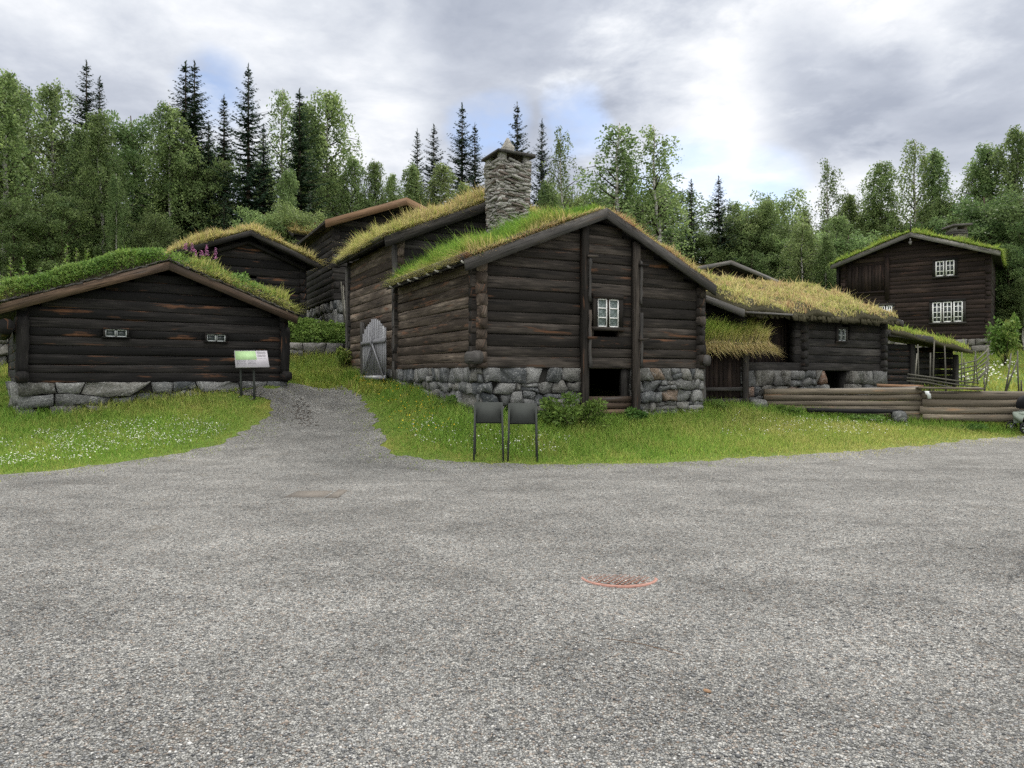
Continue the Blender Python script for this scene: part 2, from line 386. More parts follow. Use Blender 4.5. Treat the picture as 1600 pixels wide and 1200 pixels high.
# ------------------------------------------------------------------ terrain
CP = []
def cp(u, Y, z): CP.append((*XY(u, Y), z))
for x in range(-30, 31, 6):
    for y in (-20, -8, 0, 4, 8, 11): CP.append((x, y, 0.0))
for u, Y, z in [(0, 11.5, .02), (120, 12.6, .05), (250, 13.4, .08), (340, 14.5, .2), (790, 12.9, .0), (700, 13.0, .03), (950, 12.9, 0), (1150, 13.6, 0), (1300, 14.6, 0), (1450, 16.2, 0), (1600, 18.4, 0), (1750, 20, 0),
                (748, 15.3, .66), (850, 15.9, .52), (950, 16.6, .42), (1050, 17.6, .45), (1110, 18.2, .52), (690, 17, .85), (650, 18.6, 1.12),
                (1150, 19.0, .66), (1200, 19.4, .60), (1320, 19.4, .42), (1440, 19.4, .28), (1600, 19.7, .24), (1800, 21, .2),
                (1180, 16.5, .22), (1350, 17.5, .15), (1000, 15, .17), (830, 14.2, .18), (1500, 18.5, .12),
                (585, 21.8, 1.36), (540, 22.2, 1.35), (500, 22.2, 1.24), (460, 20.5, 1.22), (500, 23.2, 1.50), (450, 23.6, 1.62), (540, 24.3, 1.72), (480, 24.2, 1.70),
                (480, 18.6, .80), (480, 16.7, .42), (540, 15.4, .28), (590, 17.5, .72), (600, 13.8, .14), (620, 15.5, .45), (560, 20, 1.10), (420, 16.4, .45),
                (20, 15.1, .60), (150, 15.7, .66), (230, 16.2, .80), (300, 17, .97), (380, 18, 1.17), (450, 19, 1.30), (200, 14.2, .28), (60, 13.5, .25), (320, 15.8, .60), (-200, 15, .7), (-150, 12, .1),
                (0, 20, 1.5), (-100, 20, 1.5), (0, 26, 2.6), (150, 23, 2.2), (300, 24, 2.5),
                (400, 25.2, 2.70), (480, 25.4, 2.75), (545, 25.8, 2.75), (350, 27, 2.9), (520, 28, 2.8), (420, 30, 3.4), (600, 32, 3.6),
                (1250, 21.5, .75), (1380, 23.5, .8), (1480, 24, .75), (1600, 24, .6), (1550, 29, 1.35), (1450, 30, 1.6), (1600, 33, 1.9), (1320, 30, 1.8), (1550, 37.5, 2.7), (1440, 40, 3.2), (1320, 42, 3.4), (1700, 38, 2.5),
                (900, 26, 1.9), (800, 30, 2.8), (1000, 34, 3), (1150, 33, 2.8),
                (50, 36, 4.9), (250, 36, 5.0), (450, 38, 5.0), (700, 40, 4.6), (950, 42, 4.2), (1200, 46, 4.2), (1450, 50, 4.6), (1650, 50, 4.2),
                (0, 46, 6.4), (250, 46, 6.5), (450, 48, 6.3), (750, 52, 5.6), (1000, 55, 5.2), (-300, 40, 5), (1900, 50, 4)]:
    cp(u, Y, z)
for x in (-130, -80, -40, 0, 40, 80, 130):
    for y, z in ((62, 6.3), (80, 5.5), (130, 4), (220, 3)): CP.append((x, y, z))
for y in (-60, -30, 10, 30): CP += [(-60, y, 0.3 if y < 20 else 2.5), (60, y, 0.2 if y < 20 else 1.5), (-140, y, .5), (140, y, .5)]
CP += [(0, -60, 0), (-60, -150, 0), (60, -150, 0)]
CP = np.array(CP)
_d = np.linalg.norm(CP[:, None, :2] - CP[None, :, :2], axis=2)
_phi = lambda r: -np.sqrt(r * r + .6)
_A = np.zeros((len(CP) + 1,) * 2); _A[:-1, :-1] = _phi(_d) - np.eye(len(CP)) * .02; _A[-1, :-1] = 1; _A[:-1, -1] = 1
_W = np.linalg.solve(_A, np.concatenate([CP[:, 2], [0]]))
def gz(x, y):
    x = np.asarray(x, float); y = np.asarray(y, float); sh = x.shape
    q = np.stack([x.ravel(), y.ravel()], 1); o = np.empty(len(q))
    for i in range(0, len(q), 20000):
        r = np.linalg.norm(q[i:i + 20000, None] - CP[None, :, :2], axis=2)
        o[i:i + 20000] = _phi(r) @ _W[:-1] + _W[-1]
    und = .018 * np.sin(q[:, 0] * .9 + 1.3 * np.sin(q[:, 1] * .5)) * np.sin(q[:, 1] * .7) + .008 * np.sin(q[:, 0] * 2.3 + q[:, 1] * 1.7)
    return (o + und).reshape(sh)
def gzs(x, y): return float(gz(np.array([x]), np.array([y]))[0])
def hit(u, v):
    """where the ray through a pixel meets the ground"""
    Ys = np.arange(2.5, 60, .05); xs = (u - CX) / F_PX * Ys; zs = CAM - (v - HZ) * Ys / F_PX
    g = gz(xs, Ys); b = np.nonzero(zs <= g)[0]
    i = b[0] if len(b) else len(Ys) - 1
    return np.array([xs[i], Ys[i], g[i]])
def axis(lo, hi, step, far, grow=1.25):
    a = list(np.arange(lo, hi + 1e-6, step)); s = step
    while a[-1] < far: s *= grow; a.append(a[-1] + s)
    s = step
    while a[0] > -far: s *= grow; a.insert(0, a[0] - s)
    return np.array(a)
gx, gy = axis(-22, 26, .3, 420), axis(0, 46, .3, 420)
X, Y_ = np.meshgrid(gx, gy); Z = gz(X, Y_)
nx, ny = len(gx), len(gy)
idx = np.arange(nx * ny).reshape(ny, nx)
quads = np.stack([idx[:-1, :-1], idx[:-1, 1:], idx[1:, 1:], idx[1:, :-1]], -1).reshape(-1, 4)
link('ground', np_mesh('ground', np.stack([X, Y_, Z], -1).reshape(-1, 3), quads.ravel(), np.full(len(quads), 4), None, True), M['ground'], kind='structure')

# gravel yard and path: one sheet just above the ground
EDGE_L = [(-500, 800), (-200, 766), (0, 744), (70, 738), (150, 727), (250, 714), (320, 700), (375, 680), (408, 660), (425, 640), (424, 627), (395, 621), (352, 618), (372, 611), (410, 609), (440, 607), (462, 603)]
EDGE_R = [(530, 601), (552, 613), (568, 628), (578, 645), (588, 668), (600, 694), (618, 711), (660, 719), (740, 725), (850, 727), (1000, 725), (1150, 718), (1300, 709), (1450, 696), (1600, 681), (1800, 662)]
poly = [(-34., -10.)] + [tuple(hit(u, v)[:2]) for u, v in EDGE_L + EDGE_R]
poly += [(40., poly[-1][1] + 2), (40., -10.)]
poly = np.array(poly)
def sdf(x, y):
    """positive inside the gravel"""
    q = np.stack([np.ravel(x), np.ravel(y)], 1); dmin = np.full(len(q), 1e9); ins = np.zeros(len(q), bool)
    for i in range(len(poly)):
        a, b = poly[i], poly[(i + 1) % len(poly)]; ab = b - a
        t = np.clip(((q - a) @ ab) / (ab @ ab), 0, 1); dmin = np.minimum(dmin, np.linalg.norm(q - a - t[:, None] * ab, axis=1))
        c = (a[1] > q[:, 1]) != (b[1] > q[:, 1])
        with np.errstate(divide='ignore', invalid='ignore'):
            ins ^= c & (q[:, 0] < (b[0] - a[0]) * (q[:, 1] - a[1]) / (b[1] - a[1]) + a[0])
    s = np.where(ins, dmin, -dmin)
    x_, y_ = q[:, 0], q[:, 1]
    s = s + .05 * np.sin(x_ * 1.3 + np.sin(y_ * 1.1) * 2) + .045 * np.sin(y_ * 4.7 + x_ * 3.3) * np.sin(x_ * .7) + .05 * np.sin(x_ * 8.3 + 2 * np.sin(y_ * 5.1)) + .035 * np.sin(x_ * 17 - y_ * 13) + .03 * np.sin(x_ * 29 + y_ * 23)
    return s.reshape(np.shape(x))
def gravel_sheet():
    xs = np.concatenate([np.arange(-34, -15, 1.), np.arange(-15, 17.01, .1), np.arange(18, 41, 1.)]); ys = np.concatenate([np.arange(-10, 9, .5), np.arange(9, 25, .1)])
    XX, YY = np.meshgrid(xs, ys); S = sdf(XX, YY); ZZ = gz(XX, YY) + .012
    V = [tuple(p) for p in np.stack([XX, YY, ZZ], -1).reshape(-1, 3)]; w = len(xs); L = []; C = []
    inn = S > 0; cnt = inn[:-1, :-1].astype(int) + inn[:-1, 1:] + inn[1:, 1:] + inn[1:, :-1]
    cache = {}
    for j, i in zip(*np.nonzero(cnt)):
        cs = [(j, i), (j, i + 1), (j + 1, i + 1), (j + 1, i)]
        if cnt[j, i] == 4: f = [a * w + b for a, b in cs]
        else:
            f = []
            for k in range(4):
                p, q = cs[k], cs[(k + 1) % 4]
                if inn[p]: f.append(p[0] * w + p[1])
                if inn[p] != inn[q]:
                    key = (min(p, q), max(p, q))
                    if key not in cache:
                        t = S[key[0]] / (S[key[0]] - S[key[1]]); A = np.array(V[key[0][0] * w + key[0][1]]); B = np.array(V[key[1][0] * w + key[1][1]])
                        cache[key] = len(V); V.append(tuple(A + (B - A) * t))
                    f.append(cache[key])
        if len(f) >= 3: L += f; C.append(len(f))
    link('gravel_road', np_mesh('gravel_road', V, L, C, None, True), M['gravel'], kind='structure')
gravel_sheet()
# ------------------------------------------------------------------ blades, leaves, masonry
def blade_mesh(name, pts, h, w, lean, straw, off=(0, 0, 0)):
    n = len(pts); pts = np.asarray(pts, float) - np.asarray(off, float)
    az = rng.random(n) * 6.283; sd = np.stack([np.cos(az), np.sin(az), np.zeros(n)], 1)
    h = np.broadcast_to(h, (n,))[:, None]; w = np.broadcast_to(w, (n,))[:, None]
    up = np.array([0, 0, 1.])
    mid = pts + up * h * .58 + lean * .30; tip = pts + up * h * .98 + lean
    V = np.stack([pts - sd * w * .5, pts + sd * w * .5, mid + sd * w * .36, mid - sd * w * .36, tip], 1)
    b = (np.arange(n) * 5)[:, None]
    L = np.concatenate([b + np.array([0, 1, 2, 3]), b + np.array([3, 2, 4])], 1).ravel()
    C = np.tile([4, 3], n)
    r = rng.random(n)
    G = np.stack([np.stack([np.clip(straw + k, 0, 1.5), r, np.full(n, q)], 1) for k, q in ((0, 0), (0, 0), (.03, .5), (.03, .5), (.12, 1))], 1)
    return np_mesh(name, V.reshape(-1, 3), L, C, G.reshape(-1, 3))
def quad_mesh(name, c, a, b, tint, bri, off=(0, 0, 0), tri=False):
    """leaf-sized rhombs: centre c, half axes a (length) and b (width)"""
    c = np.asarray(c) - np.asarray(off, float); n = len(c)
    V = np.stack([c - a, c + b, c + a, c - b], 1).reshape(-1, 3)
    G = np.repeat(np.stack([tint, bri, rng.random(n)], 1), 4, axis=0)
    return np_mesh(name, V, np.arange(4 * n), np.full(n, 4), G)
def unit(v): return v / (np.linalg.norm(v, axis=-1, keepdims=True) + 1e-9)

def clip_poly(P_, n, d):
    o = []
    for i in range(len(P_)):
        a, b = P_[i], P_[(i + 1) % len(P_)]; da, db = a @ n - d, b @ n - d
        if da <= 0: o.append(a)
        if (da < 0 < db) or (db < 0 < da): o.append(a + (b - a) * da / (da - db))
    return o
def masonry(mb, O, du, n, L, zb, zt, cw=.48, ch=.32, depth=(.015, .11), seed=0, asp=.68, hole=None, backing=.14, keep=None, split=.16):
    """irregular fitted stones on the vertical plane O + du*s, between zb(s) and zt; n points outwards"""
    r = np.random.default_rng(seed); O = np.asarray(O, float); du = np.asarray(du, float); n = np.asarray(n, float)
    z0 = min(zb(0), zb(L / 2), zb(L)) - .25; H = zt - z0
    cells = []; z = 0.0; nodes = np.arange(-cw, L + 2 * cw, cw * .42)
    def bound(zz, amp): y = zz + r.normal(0, amp, len(nodes)); return lambda q: np.interp(q, nodes, y)
    lo = bound(0.0, 0)
    while z < H - ch * .2:
        rh = min(ch * r.uniform(.6, 1.45), H - z); z += rh
        if H - z < ch * .45: z = H
        hi = bound(z, ch * .13) if z < H - 1e-6 else (lambda q: np.full(np.shape(q), H))
        q = -r.random() * cw * .6; jb = jt = q
        while q < L:
            q += cw * r.choice([.45, .7, .9, 1.1, 1.5], p=[.16, .24, .26, .22, .12]) * r.uniform(.85, 1.15); nb, nt_ = q + r.normal(0, ch * .16), q + r.normal(0, ch * .16)
            def ring(f0, f1, a0=jb, a1=jt, b0=nb, b1=nt_):
                xs0 = np.linspace(a0 + (a1 - a0) * f0, b0 + (b1 - b0) * f0, 4); xs1 = np.linspace(a0 + (a1 - a0) * f1, b0 + (b1 - b0) * f1, 4)
                y0 = lo(xs0) * (1 - f0) + hi(xs0) * f0; y1 = lo(xs1) * (1 - f1) + hi(xs1) * f1
                return np.concatenate([np.stack([xs0, y0], 1), np.stack([xs1, y1], 1)[::-1]])
            if r.random() < split: m_ = r.uniform(.4, .65); cells += [ring(0, m_), ring(m_, 1)]
            else:
                pg = ring(0, 1)
                if r.random() < .35: pg = np.delete(pg, r.choice([0, 3, 4, 7]), axis=0)     # a knocked-off corner
                cells.append(pg)
            jb, jt = nb, nt_
        lo = hi
    for pl in cells:
        pl = np.array(clip_poly(list(pl), np.array([-1., 0]), 0.0)); 
        if len(pl) >= 3: pl = np.array(clip_poly(list(pl), np.array([1., 0]), L))
        if len(pl) < 3 or np.ptp(pl[:, 0]) < .04: continue
        c = pl.mean(0); s_, z_ = c; rs = r.random()
        if keep and not keep[0] <= s_ <= keep[1]: continue
        if hole and hole[0] < s_ < hole[1] and hole[2] < z_ + z0 < hole[3]: continue
        if hole:
            for q, nn, dv in ((0, (1, 0), hole[0]), (1, (-1, 0), -hole[1])):
                if hole[2] - .02 < z_ + z0 < hole[3] + .05:
                    if q == 0 and s_ <= hole[0]: pl = np.array(clip_poly(list(pl), np.array([1., 0]), hole[0]))
                    if q == 1 and s_ >= hole[1]: pl = np.array(clip_poly(list(pl), np.array([-1., 0]), -hole[1]))
            c = pl.mean(0)
        size = np.sqrt(max(1e-4, np.ptp(pl[:, 0]) * np.ptp(pl[:, 1])))
        g = .017 / max(size, .05)
        out = []
        for k in range(len(pl)):
            a, b = pl[k], pl[(k + 1) % len(pl)]; m = max(1, int(np.linalg.norm(b - a) / .11))
            for q in range(m):
                p = a + (b - a) * q / m
                p = c + (p - c) * (1 - g) + r.normal(0, .007, 2)
                out.append(p)
        out = np.array(out); k = len(out); d = r.uniform(*depth)
        tl = r.normal(0, .13, 2)
        def ringv(f, dep, jit):
            q = c + (out - c) * f; e = dep + (q - c) @ tl * (dep > 0) + r.normal(0, jit, k)
            return O + np.outer(q[:, 0], du) + np.outer(q[:, 1] + z0 - O[2], (0, 0, 1)) + np.outer(e, n)
        V = [ringv(1, -backing, 0), ringv(1, -.01, .004), ringv(.965, d * .85, .012)]
        c2 = c + r.normal(0, .14, 2) * np.ptp(pl, axis=0); ce = O + du * c2[0] + np.array([0, 0, c2[1] + z0 - O[2]]) + n * (d + (c2 - c) @ tl + r.uniform(-.01, .05) * min(1, size / .4))
        fc = [(a * k + i_, a * k + (i_ + 1) % k, (a + 1) * k + (i_ + 1) % k, (a + 1) * k + i_) for a in range(2) for i_ in range(k)]
        fc += [(2 * k + i_, 2 * k + (i_ + 1) % k, 3 * k) for i_ in range(k)]
        mb.add(np.concatenate(V + [ce[None]]), fc, (c[0], c[1], rs))

def box_poly(mb, O, a, b, z0, z1, rnd=.5):
    """vertical block: footprint O, O+a, O+a+b, O+b"""
    O = np.asarray(O, float); p = [O, O + a, O + a + b, O + b]
    pts = np.array([(q[0], q[1], z0) for q in p]); mb.prism(pts, (0, 0, z1 - z0), rnd)

def v3(d2): return np.array([d2[0], d2[1], 0.0])

# ------------------------------------------------------------------ log houses
class House:
    """gabled log house. P0: foot of the left front corner, dR along the facade, dL into depth"""
    def __init__(s, name, label, cat, P0, dR, W, D, z0, ze, zr, h, wood_mat, group=None, slR=None):
        s.dR = unit(np.array(dR, float)); s.dL = np.array([-s.dR[1], s.dR[0]]); s.P0 = np.asarray(P0, float)[:2]
        s.W, s.D, s.z0, s.ze, s.zr, s.h = W, D, z0, ze, zr, h; s.slope = (zr - ze) / (W / 2); s.slR = slR or s.slope; s.mat = wood_mat
        c = s.P0 + s.dR * W / 2 + s.dL * D / 2
        s.th = thing(name, label, cat, (c[0], c[1], z0), group)
    def at(s, a, t, z):
        q = s.P0 + s.dR * a + s.dL * t; return np.array([q[0], q[1], z])
    def roofz(s, a): b = a - s.W / 2; return s.zr - (s.slR if b > 0 else s.slope) * abs(b)
    def walls(s, ht=.10, ext=.2, openings=(), sides='flrb', mats={}, side_open=()):
        W, D, h = s.W, s.D, s.h
        def mm(k): return mats.get(k, s.mat)
        for key, t in (('f', 0.0), ('b', D)):
            if key not in sides: continue
            mb = MB(); i = 0; zb = s.z0
            while zb + h * .35 < s.zr:
                hi_ = h * rng.uniform(.84, 1.16); zc = zb + hi_ / 2; zb += hi_; half = (s.zr - zc - h * .25) / s.slope; hr = half * s.slope / s.slR; i += 1
                if half <= .15: break
                lo = -ext if half > W / 2 + .02 else W / 2 - half; hi = W + ext if hr > W / 2 + .02 else W / 2 + hr
                segs = [(lo, hi)]
                for (a0, a1, b0, b1) in (openings if key == 'f' else ()):
                    if b0 - h * .35 < zc < b1 + h * .35:
                        ns = []
                        for (p, q) in segs:
                            if a0 > p and a1 < q: ns += [(p, a0), (a1, q)]
                            else: ns.append((p, q))
                        segs = ns
                rnd = rng.random(); hz = hi_ * .5 * 1.03
                for (p, q) in segs: mb.log(s.at(p, t, zc), s.at(q, t, zc), hz, ht * rng.uniform(.92, 1.08), rnd=rnd, wob=.007, taper=rng.normal(0, .10), hewn=True)
            part('wall', mb, mm(key), s.th)
        for key, a in (('l', 0.0), ('r', W)):
            if key not in sides: continue
            mb = MB(); i = 0
            while s.z0 + h * i < s.roofz(a) - .02:
                zc = s.z0 + h * i + (h * .25 if i == 0 else 0); hz = h * (.27 if i == 0 else .5) * rng.uniform(.985, 1.05)
                segs = [(-ext * rng.uniform(.85, 1.15), D + ext)]
                for (a0, a1, b0, b1) in (side_open if key == 'l' else ()):
                    if b0 < zc < b1: segs = [(segs[0][0], a0), (a1, D + ext)]
                rnd = rng.random()
                for (p, q) in segs: mb.log(s.at(a, p, zc), s.at(a, q, zc), hz, ht * rng.uniform(.95, 1.15), rnd=rnd, wob=.008, hewn=True, taper=rng.normal(0, .08))
                i += 1
            part('wall', mb, mm(key), s.th)
    def foundation(s, drop, mat='stone', hole=None, cw=.48, ch=.32, seed=1, faces='fl', zt=None, bulge=.08, split=.16):
        mb = MB(); bk = MB(); zt = s.z0 + .02 if zt is None else zt
        zl = min(gzs(*s.at(a, t, 0)[:2]) for a in (0, s.W) for t in (0, s.D)) - .3
        dR, dL = v3(s.dR), v3(s.dL)
        if 'f' in faces:
            args = (s.at(-bulge, -bulge, s.z0), dR, -dL, s.W + 2 * bulge, lambda q: gzs(*s.at(q, -.1, 0)[:2]), zt, cw, ch)
            masonry(mb, *args, seed=seed, hole=hole, keep=hole and (-9, hole[0]), split=split)
            if hole: m2 = MB(); masonry(m2, *args, seed=seed, hole=hole, keep=(hole[1], 99)); part('foundation', m2, mat, s.th)
        if 'l' in faces: masonry(mb, s.at(-bulge, s.D, s.z0), -dL, -dR, s.D + bulge, lambda q: gzs(*s.at(-.1, s.D - q, 0)[:2]), zt, cw, ch, seed=seed + 1)
        if 'r' in faces: masonry(mb, s.at(s.W + bulge, -bulge, s.z0), dL, dR, s.D + bulge, lambda q: gzs(*s.at(s.W + .1, q, 0)[:2]), zt, cw, ch, seed=seed + 2)
        f = part('foundation', mb, mat, s.th)
        e = .055 - bulge
        runs = [(e, s.W - e)] if not hole else [(e, hole[0] - .08), (hole[1] - .08, s.W - e)]
        for a0, a1 in runs: box_poly(bk, s.at(a0, e, 0)[:2], s.dR * (a1 - a0), s.dL * .3, zl, zt - .03)
        if hole and hole[2] > 0: box_poly(bk, s.at(hole[0] - .08, e, 0)[:2], s.dR * (hole[1] - hole[0]), s.dL * .3, zl, hole[2])
        for a in (e, s.W - e - .3): box_poly(bk, s.at(a, .3 + e + .003, 0)[:2], s.dR * .3, s.dL * (s.D - .6 - 2 * e), zl, zt - .034)
        box_poly(bk, s.at(e, s.D - .3 - e, 0)[:2], s.dR * (s.W - 2 * e), s.dL * .3, zl, zt - .03)
        part('core', bk, 'mortar', f)
    def roof(s, of=.5, ob=.4, os=.45, thick=.17, straw=None, dens=700, hgt=(.12, .3), bw=.016, board='board_grey', bh=.24, boards='f', lump=.05, eave='both', edge_mat='soil', seed=3, fringe=True, rust_apex=False, dens_fn=None, lean=(0, 0), bvis=(-9, 9), osr=None, hfn=None, rim_n=260, thick_fn=None):
        r = np.random.default_rng(seed); W, D = s.W, s.D; B = W / 2 + os; BR = W / 2 + (os if osr is None else osr)
        zt = s.zr + .05
        under = lambda b: zt - np.where(np.asarray(b) > 0, s.slR, s.slope) * np.abs(b)
        p = r.random(8) * 6
        def edge(b, t):
            q = np.minimum(np.minimum(b + B, BR - b), np.minimum(t + of, D + ob - t)); return np.clip(q / .16, 0, 1)
        def top(b, t):
            lm = np.sin(b * 2.1 + p[0] + np.sin(t * 1.3)) * .5 + np.sin(t * 2.7 + p[1] + b) * .5 + np.sin(b * 6.1 + t * 4.3 + p[2]) * .35 + np.sin(t * 8.9 - b * 5.1 + p[3]) * .25
            return zt - np.where(b > 0, s.slR, s.slope) * np.sqrt(b * b + .03) + s.slope * .03 + .05 + (thick - .05) * (1 if thick_fn is None else thick_fn(b, t)) * np.sqrt(edge(b, t)) + lm * lump * (.25 + .75 * edge(b, t))
        bb = np.unique(np.concatenate([np.arange(-B, BR, .16), [BR, -B + .05, BR - .05]])); tt = np.unique(np.concatenate([np.arange(-of, D + ob, .2), [D + ob, -of + .05]]))
        BB, TT = np.meshgrid(bb, tt); ZT = top(BB, TT); ZU = under(BB) + .012
        def pos(b, t, z):
            q = s.P0 + np.outer(W / 2 + b, s.dR) + np.outer(t, s.dL); return np.concatenate([q, np.ravel(z)[:, None]], 1)
        Vt = pos(BB.ravel(), TT.ravel(), ZT); Vu = pos(BB.ravel(), TT.ravel(), ZU); n = len(Vt); w = len(bb); hh = len(tt)
        ix = np.arange(n).reshape(hh, w)
        q = np.stack([ix[:-1, :-1], ix[:-1, 1:], ix[1:, 1:], ix[1:, :-1]], -1).reshape(-1, 4)
        rim = np.concatenate([ix[0, :-1], ix[:-1, -1], ix[-1, :0:-1], ix[:0:-1, 0]])
        rq = np.stack([rim, rim + n, np.roll(rim, -1) + n, np.roll(rim, -1)], -1)
        F = np.concatenate([q, q[:, ::-1] + n, rq]); 
        me = np_mesh('roof', np.concatenate([Vt, Vu]) - LOC[s.th], F.ravel(), np.full(len(F), 4), np.zeros((2 * n, 3)), True)
        ro = link('roof', me, M[edge_mat], s.th)
        # boards under the turf
        mb = MB()
        for sg, Bx in ((-1, B), (1, BR)):
            pts = np.array([s.at(W / 2, -of + .06, under(0)), s.at(W / 2 + sg * Bx, -of + .06, under(sg * Bx)), s.at(W / 2 + sg * Bx, -of + .06, under(sg * Bx) - .05), s.at(W / 2, -of + .06, under(0) - .05)])
            mb.prism(pts, v3(s.dL) * (D + of + ob - .12))
        part('roof_boards', mb, 'wood_dim', ro)
        for key, t0, dv in (('f', -of - .045, .055), ('b', D + ob - .01, .055)):
            if key not in boards: continue
            for sg, Bx in ((-1, B), (1, BR)):
                e = .05; Bq = Bx + .06
                mb = MB(); up = e
                pts = [s.at(W / 2, t0, under(0) + up), s.at(W / 2 + sg * Bq, t0, under(sg * Bq) + up), s.at(W / 2 + sg * (Bq - .03), t0, under(sg * Bq) + up - bh), s.at(W / 2, t0, under(0) + up - bh)]
                mb.prism(np.array(pts), v3(s.dL) * dv); part('bargeboard', mb, board, s.th)
        if straw is None: return ro
        A = (B + BR) * (D + of + ob); N = int(A * dens)
        b = r.uniform(-B, BR, N); t = r.uniform(-of, D + ob, N); b = np.clip(b, -B + .02, BR - .02); t = np.clip(t, -of + .02, D + ob)
        if dens_fn is not None:
            k = r.random(N) < dens_fn(b, t); b, t = b[k], t[k]
        k = (b > bvis[0]) & (b < bvis[1]); b, t = b[k], t[k]; N = len(b)
        if fringe and rim_n:
            q = []
            for (b0, t0, b1, t1) in ((-B, -of, BR, -of), (-B, -of, -B, D + ob), (BR, -of, BR, D + ob)):
                m = int(math.hypot(b1 - b0, t1 - t0) * rim_n); f_ = r.random(m); w_ = np.abs(r.normal(0, .05, m)) + .01
                q.append((np.clip(b0 + (b1 - b0) * f_ + (w_ if b0 == b1 < 0 else -w_ if b0 == b1 else 0), -B + .01, BR - .01), np.clip(t0 + (t1 - t0) * f_ + (w_ if t0 == t1 else 0), -of + .01, D + ob)))
            b = np.concatenate([b] + [x[0] for x in q]); t = np.concatenate([t] + [x[1] for x in q]); N = len(b)
        z = top(b, t) - .015; pts = pos(b, t, z); ed = edge(b, t)
        st = straw(b, t, r) ; hf = 1.0 if hfn is None else hfn(b, t)
        clump = .75 + .5 * (np.sin(b * 3.3 + p[4] + 2 * np.sin(t * 1.9)) * np.sin(t * 2.9 + p[5]))
        h = np.maximum(r.uniform(*hgt, N) * clump * hf * (1 + .5 * (r.random(N) < .06)), np.where(np.minimum(np.minimum(b + B, BR - b), t + of) < .12, r.uniform(.08, .20, N), 0))
        d = np.sign(b)[:, None] * v3(s.dR) * .22 + r.normal(0, .28, (N, 3)) * (1, 1, 0) + np.array([*lean, 0])
        # blades on the rim hang over
        outw = np.zeros((N, 3)); hang = np.zeros(N)
        if fringe:
            k = (t + of) < .12; outw[k] -= v3(s.dL) * .8; hang[k] = .9
            k = (b + B) < .12; outw[k] -= v3(s.dR) * .8; hang[k] = .9
            k = (BR - b) < .12; outw[k] += v3(s.dR) * .8; hang[k] = .9
        ln = (d + outw) * h[:, None]; hz = h * (1 - hang * r.uniform(.6, 1.7, N))
        link('roof_grass', blade_mesh('roof_grass', pts, hz, r.uniform(.7, 1.3, N) * bw, ln, st, LOC[s.th]), M['grass'], ro, kind='stuff')
        s.top, s.pos, s.under = top, pos, under
        return ro
    def roof_point(s, b, t): return s.pos(np.array([b]), np.array([t]), s.top(np.array([b]), np.array([t])))[0]
    def window(s, a, z, w, h, sashes, cols, rows, frame='wood_dark', paint='white_paint', glass='glass', fr=.10, bar=.022, sash=.035, roundel=False, depth=-.13, head=.0, gap=.03, rings=True):
        """centre a,z on the facade"""
        o = -v3(s.dL); dR = v3(s.dR); up = np.array([0, 0, 1.])
        c = s.at(a, 0, z) - o * depth   # depth negative = in front of the wall line
        mb = MB()
        for sx in (-1, 1): mb.board(c + dR * sx * (w / 2 + fr / 2) - up * (h / 2), c + dR * sx * (w / 2 + fr / 2) + up * (h / 2), dR * fr, o * .10)
        mb.board(c - dR * (w / 2 + fr) + up * (h / 2 + fr / 2), c + dR * (w / 2 + fr) + up * (h / 2 + fr / 2), up * fr, o * .115)
        mb.board(c - dR * (w / 2 + fr + .03) - up * (h / 2 + fr * .35), c + dR * (w / 2 + fr + .03) - up * (h / 2 + fr * .35), up * fr * .7, o * .118)
        for q in range(1, sashes):
            x = -w / 2 + w * q / sashes; mb.board(c + dR * x - up * h / 2, c + dR * x + up * h / 2, dR * gap * 1.2, o * .07)
        wo = part('window', mb, frame, s.th)
        sw = (w - gap * (sashes - 1)) / sashes
        for q in range(sashes):
            x0 = -w / 2 + q * (sw + gap); cc = c + dR * (x0 + sw / 2) + o * .012; mb = MB()
            for sx in (-1, 1): mb.board(cc + dR * sx * (sw / 2 - sash / 2) - up * h / 2, cc + dR * sx * (sw / 2 - sash / 2) + up * h / 2, dR * sash, o * .035)
            for sz in (-1, 1): mb.board(cc - dR * (sw / 2 - sash) + up * sz * (h / 2 - sash / 2), cc + dR * (sw / 2 - sash) + up * sz * (h / 2 - sash / 2), up * sash, o * .033)
            for k in range(1, cols):
                x = -sw / 2 + sw * k / cols; mb.board(cc + dR * x - up * (h / 2 - sash), cc + dR * x + up * (h / 2 - sash), dR * bar, o * .028)
            for k in range(1, rows):
                y = -h / 2 + h * k / rows
                for m in range(cols):
                    xa = -sw / 2 + sw * m / cols + (sash if m == 0 else bar / 2); xb = -sw / 2 + sw * (m + 1) / cols - (sash if m == cols - 1 else bar / 2)
                    mb.board(cc + dR * xa + up * y, cc + dR * xb + up * y, up * bar, o * .025)
            part('sash', mb, paint, wo)
            mb = MB(); g = cc - o * .012
            pts = np.array([g - dR * (sw / 2 - .01) - up * (h / 2 - .01), g + dR * (sw / 2 - .01) - up * (h / 2 - .01), g + dR * (sw / 2 - .01) + up * (h / 2 - .01), g - dR * (sw / 2 - .01) + up * (h / 2 - .01)])
            mb.prism(pts, -o * .006)
            if roundel:
                for k in range(cols):
                    for m in range(rows):
                        q_ = g + dR * (-sw / 2 + sw * (k + .5) / cols) + up * (-h / 2 + h * (m + .5) / rows); r_ = min(sw / cols, h / rows) * .5
                        mb.disc(q_ + o * .001, o, r_ * .16, .010, 10) if not rings else mb.ring(q_ + o * .001, o, r_ * .72, .009, 20, 6)
                        if rings: mb.ring(q_ + o * .001, o, r_ * .42, .007, 16, 6)
                        if rings: mb.disc(q_ + o * .0015, o, r_ * .16, .010, 10)
            part('pane', mb, glass, wo)
        return wo

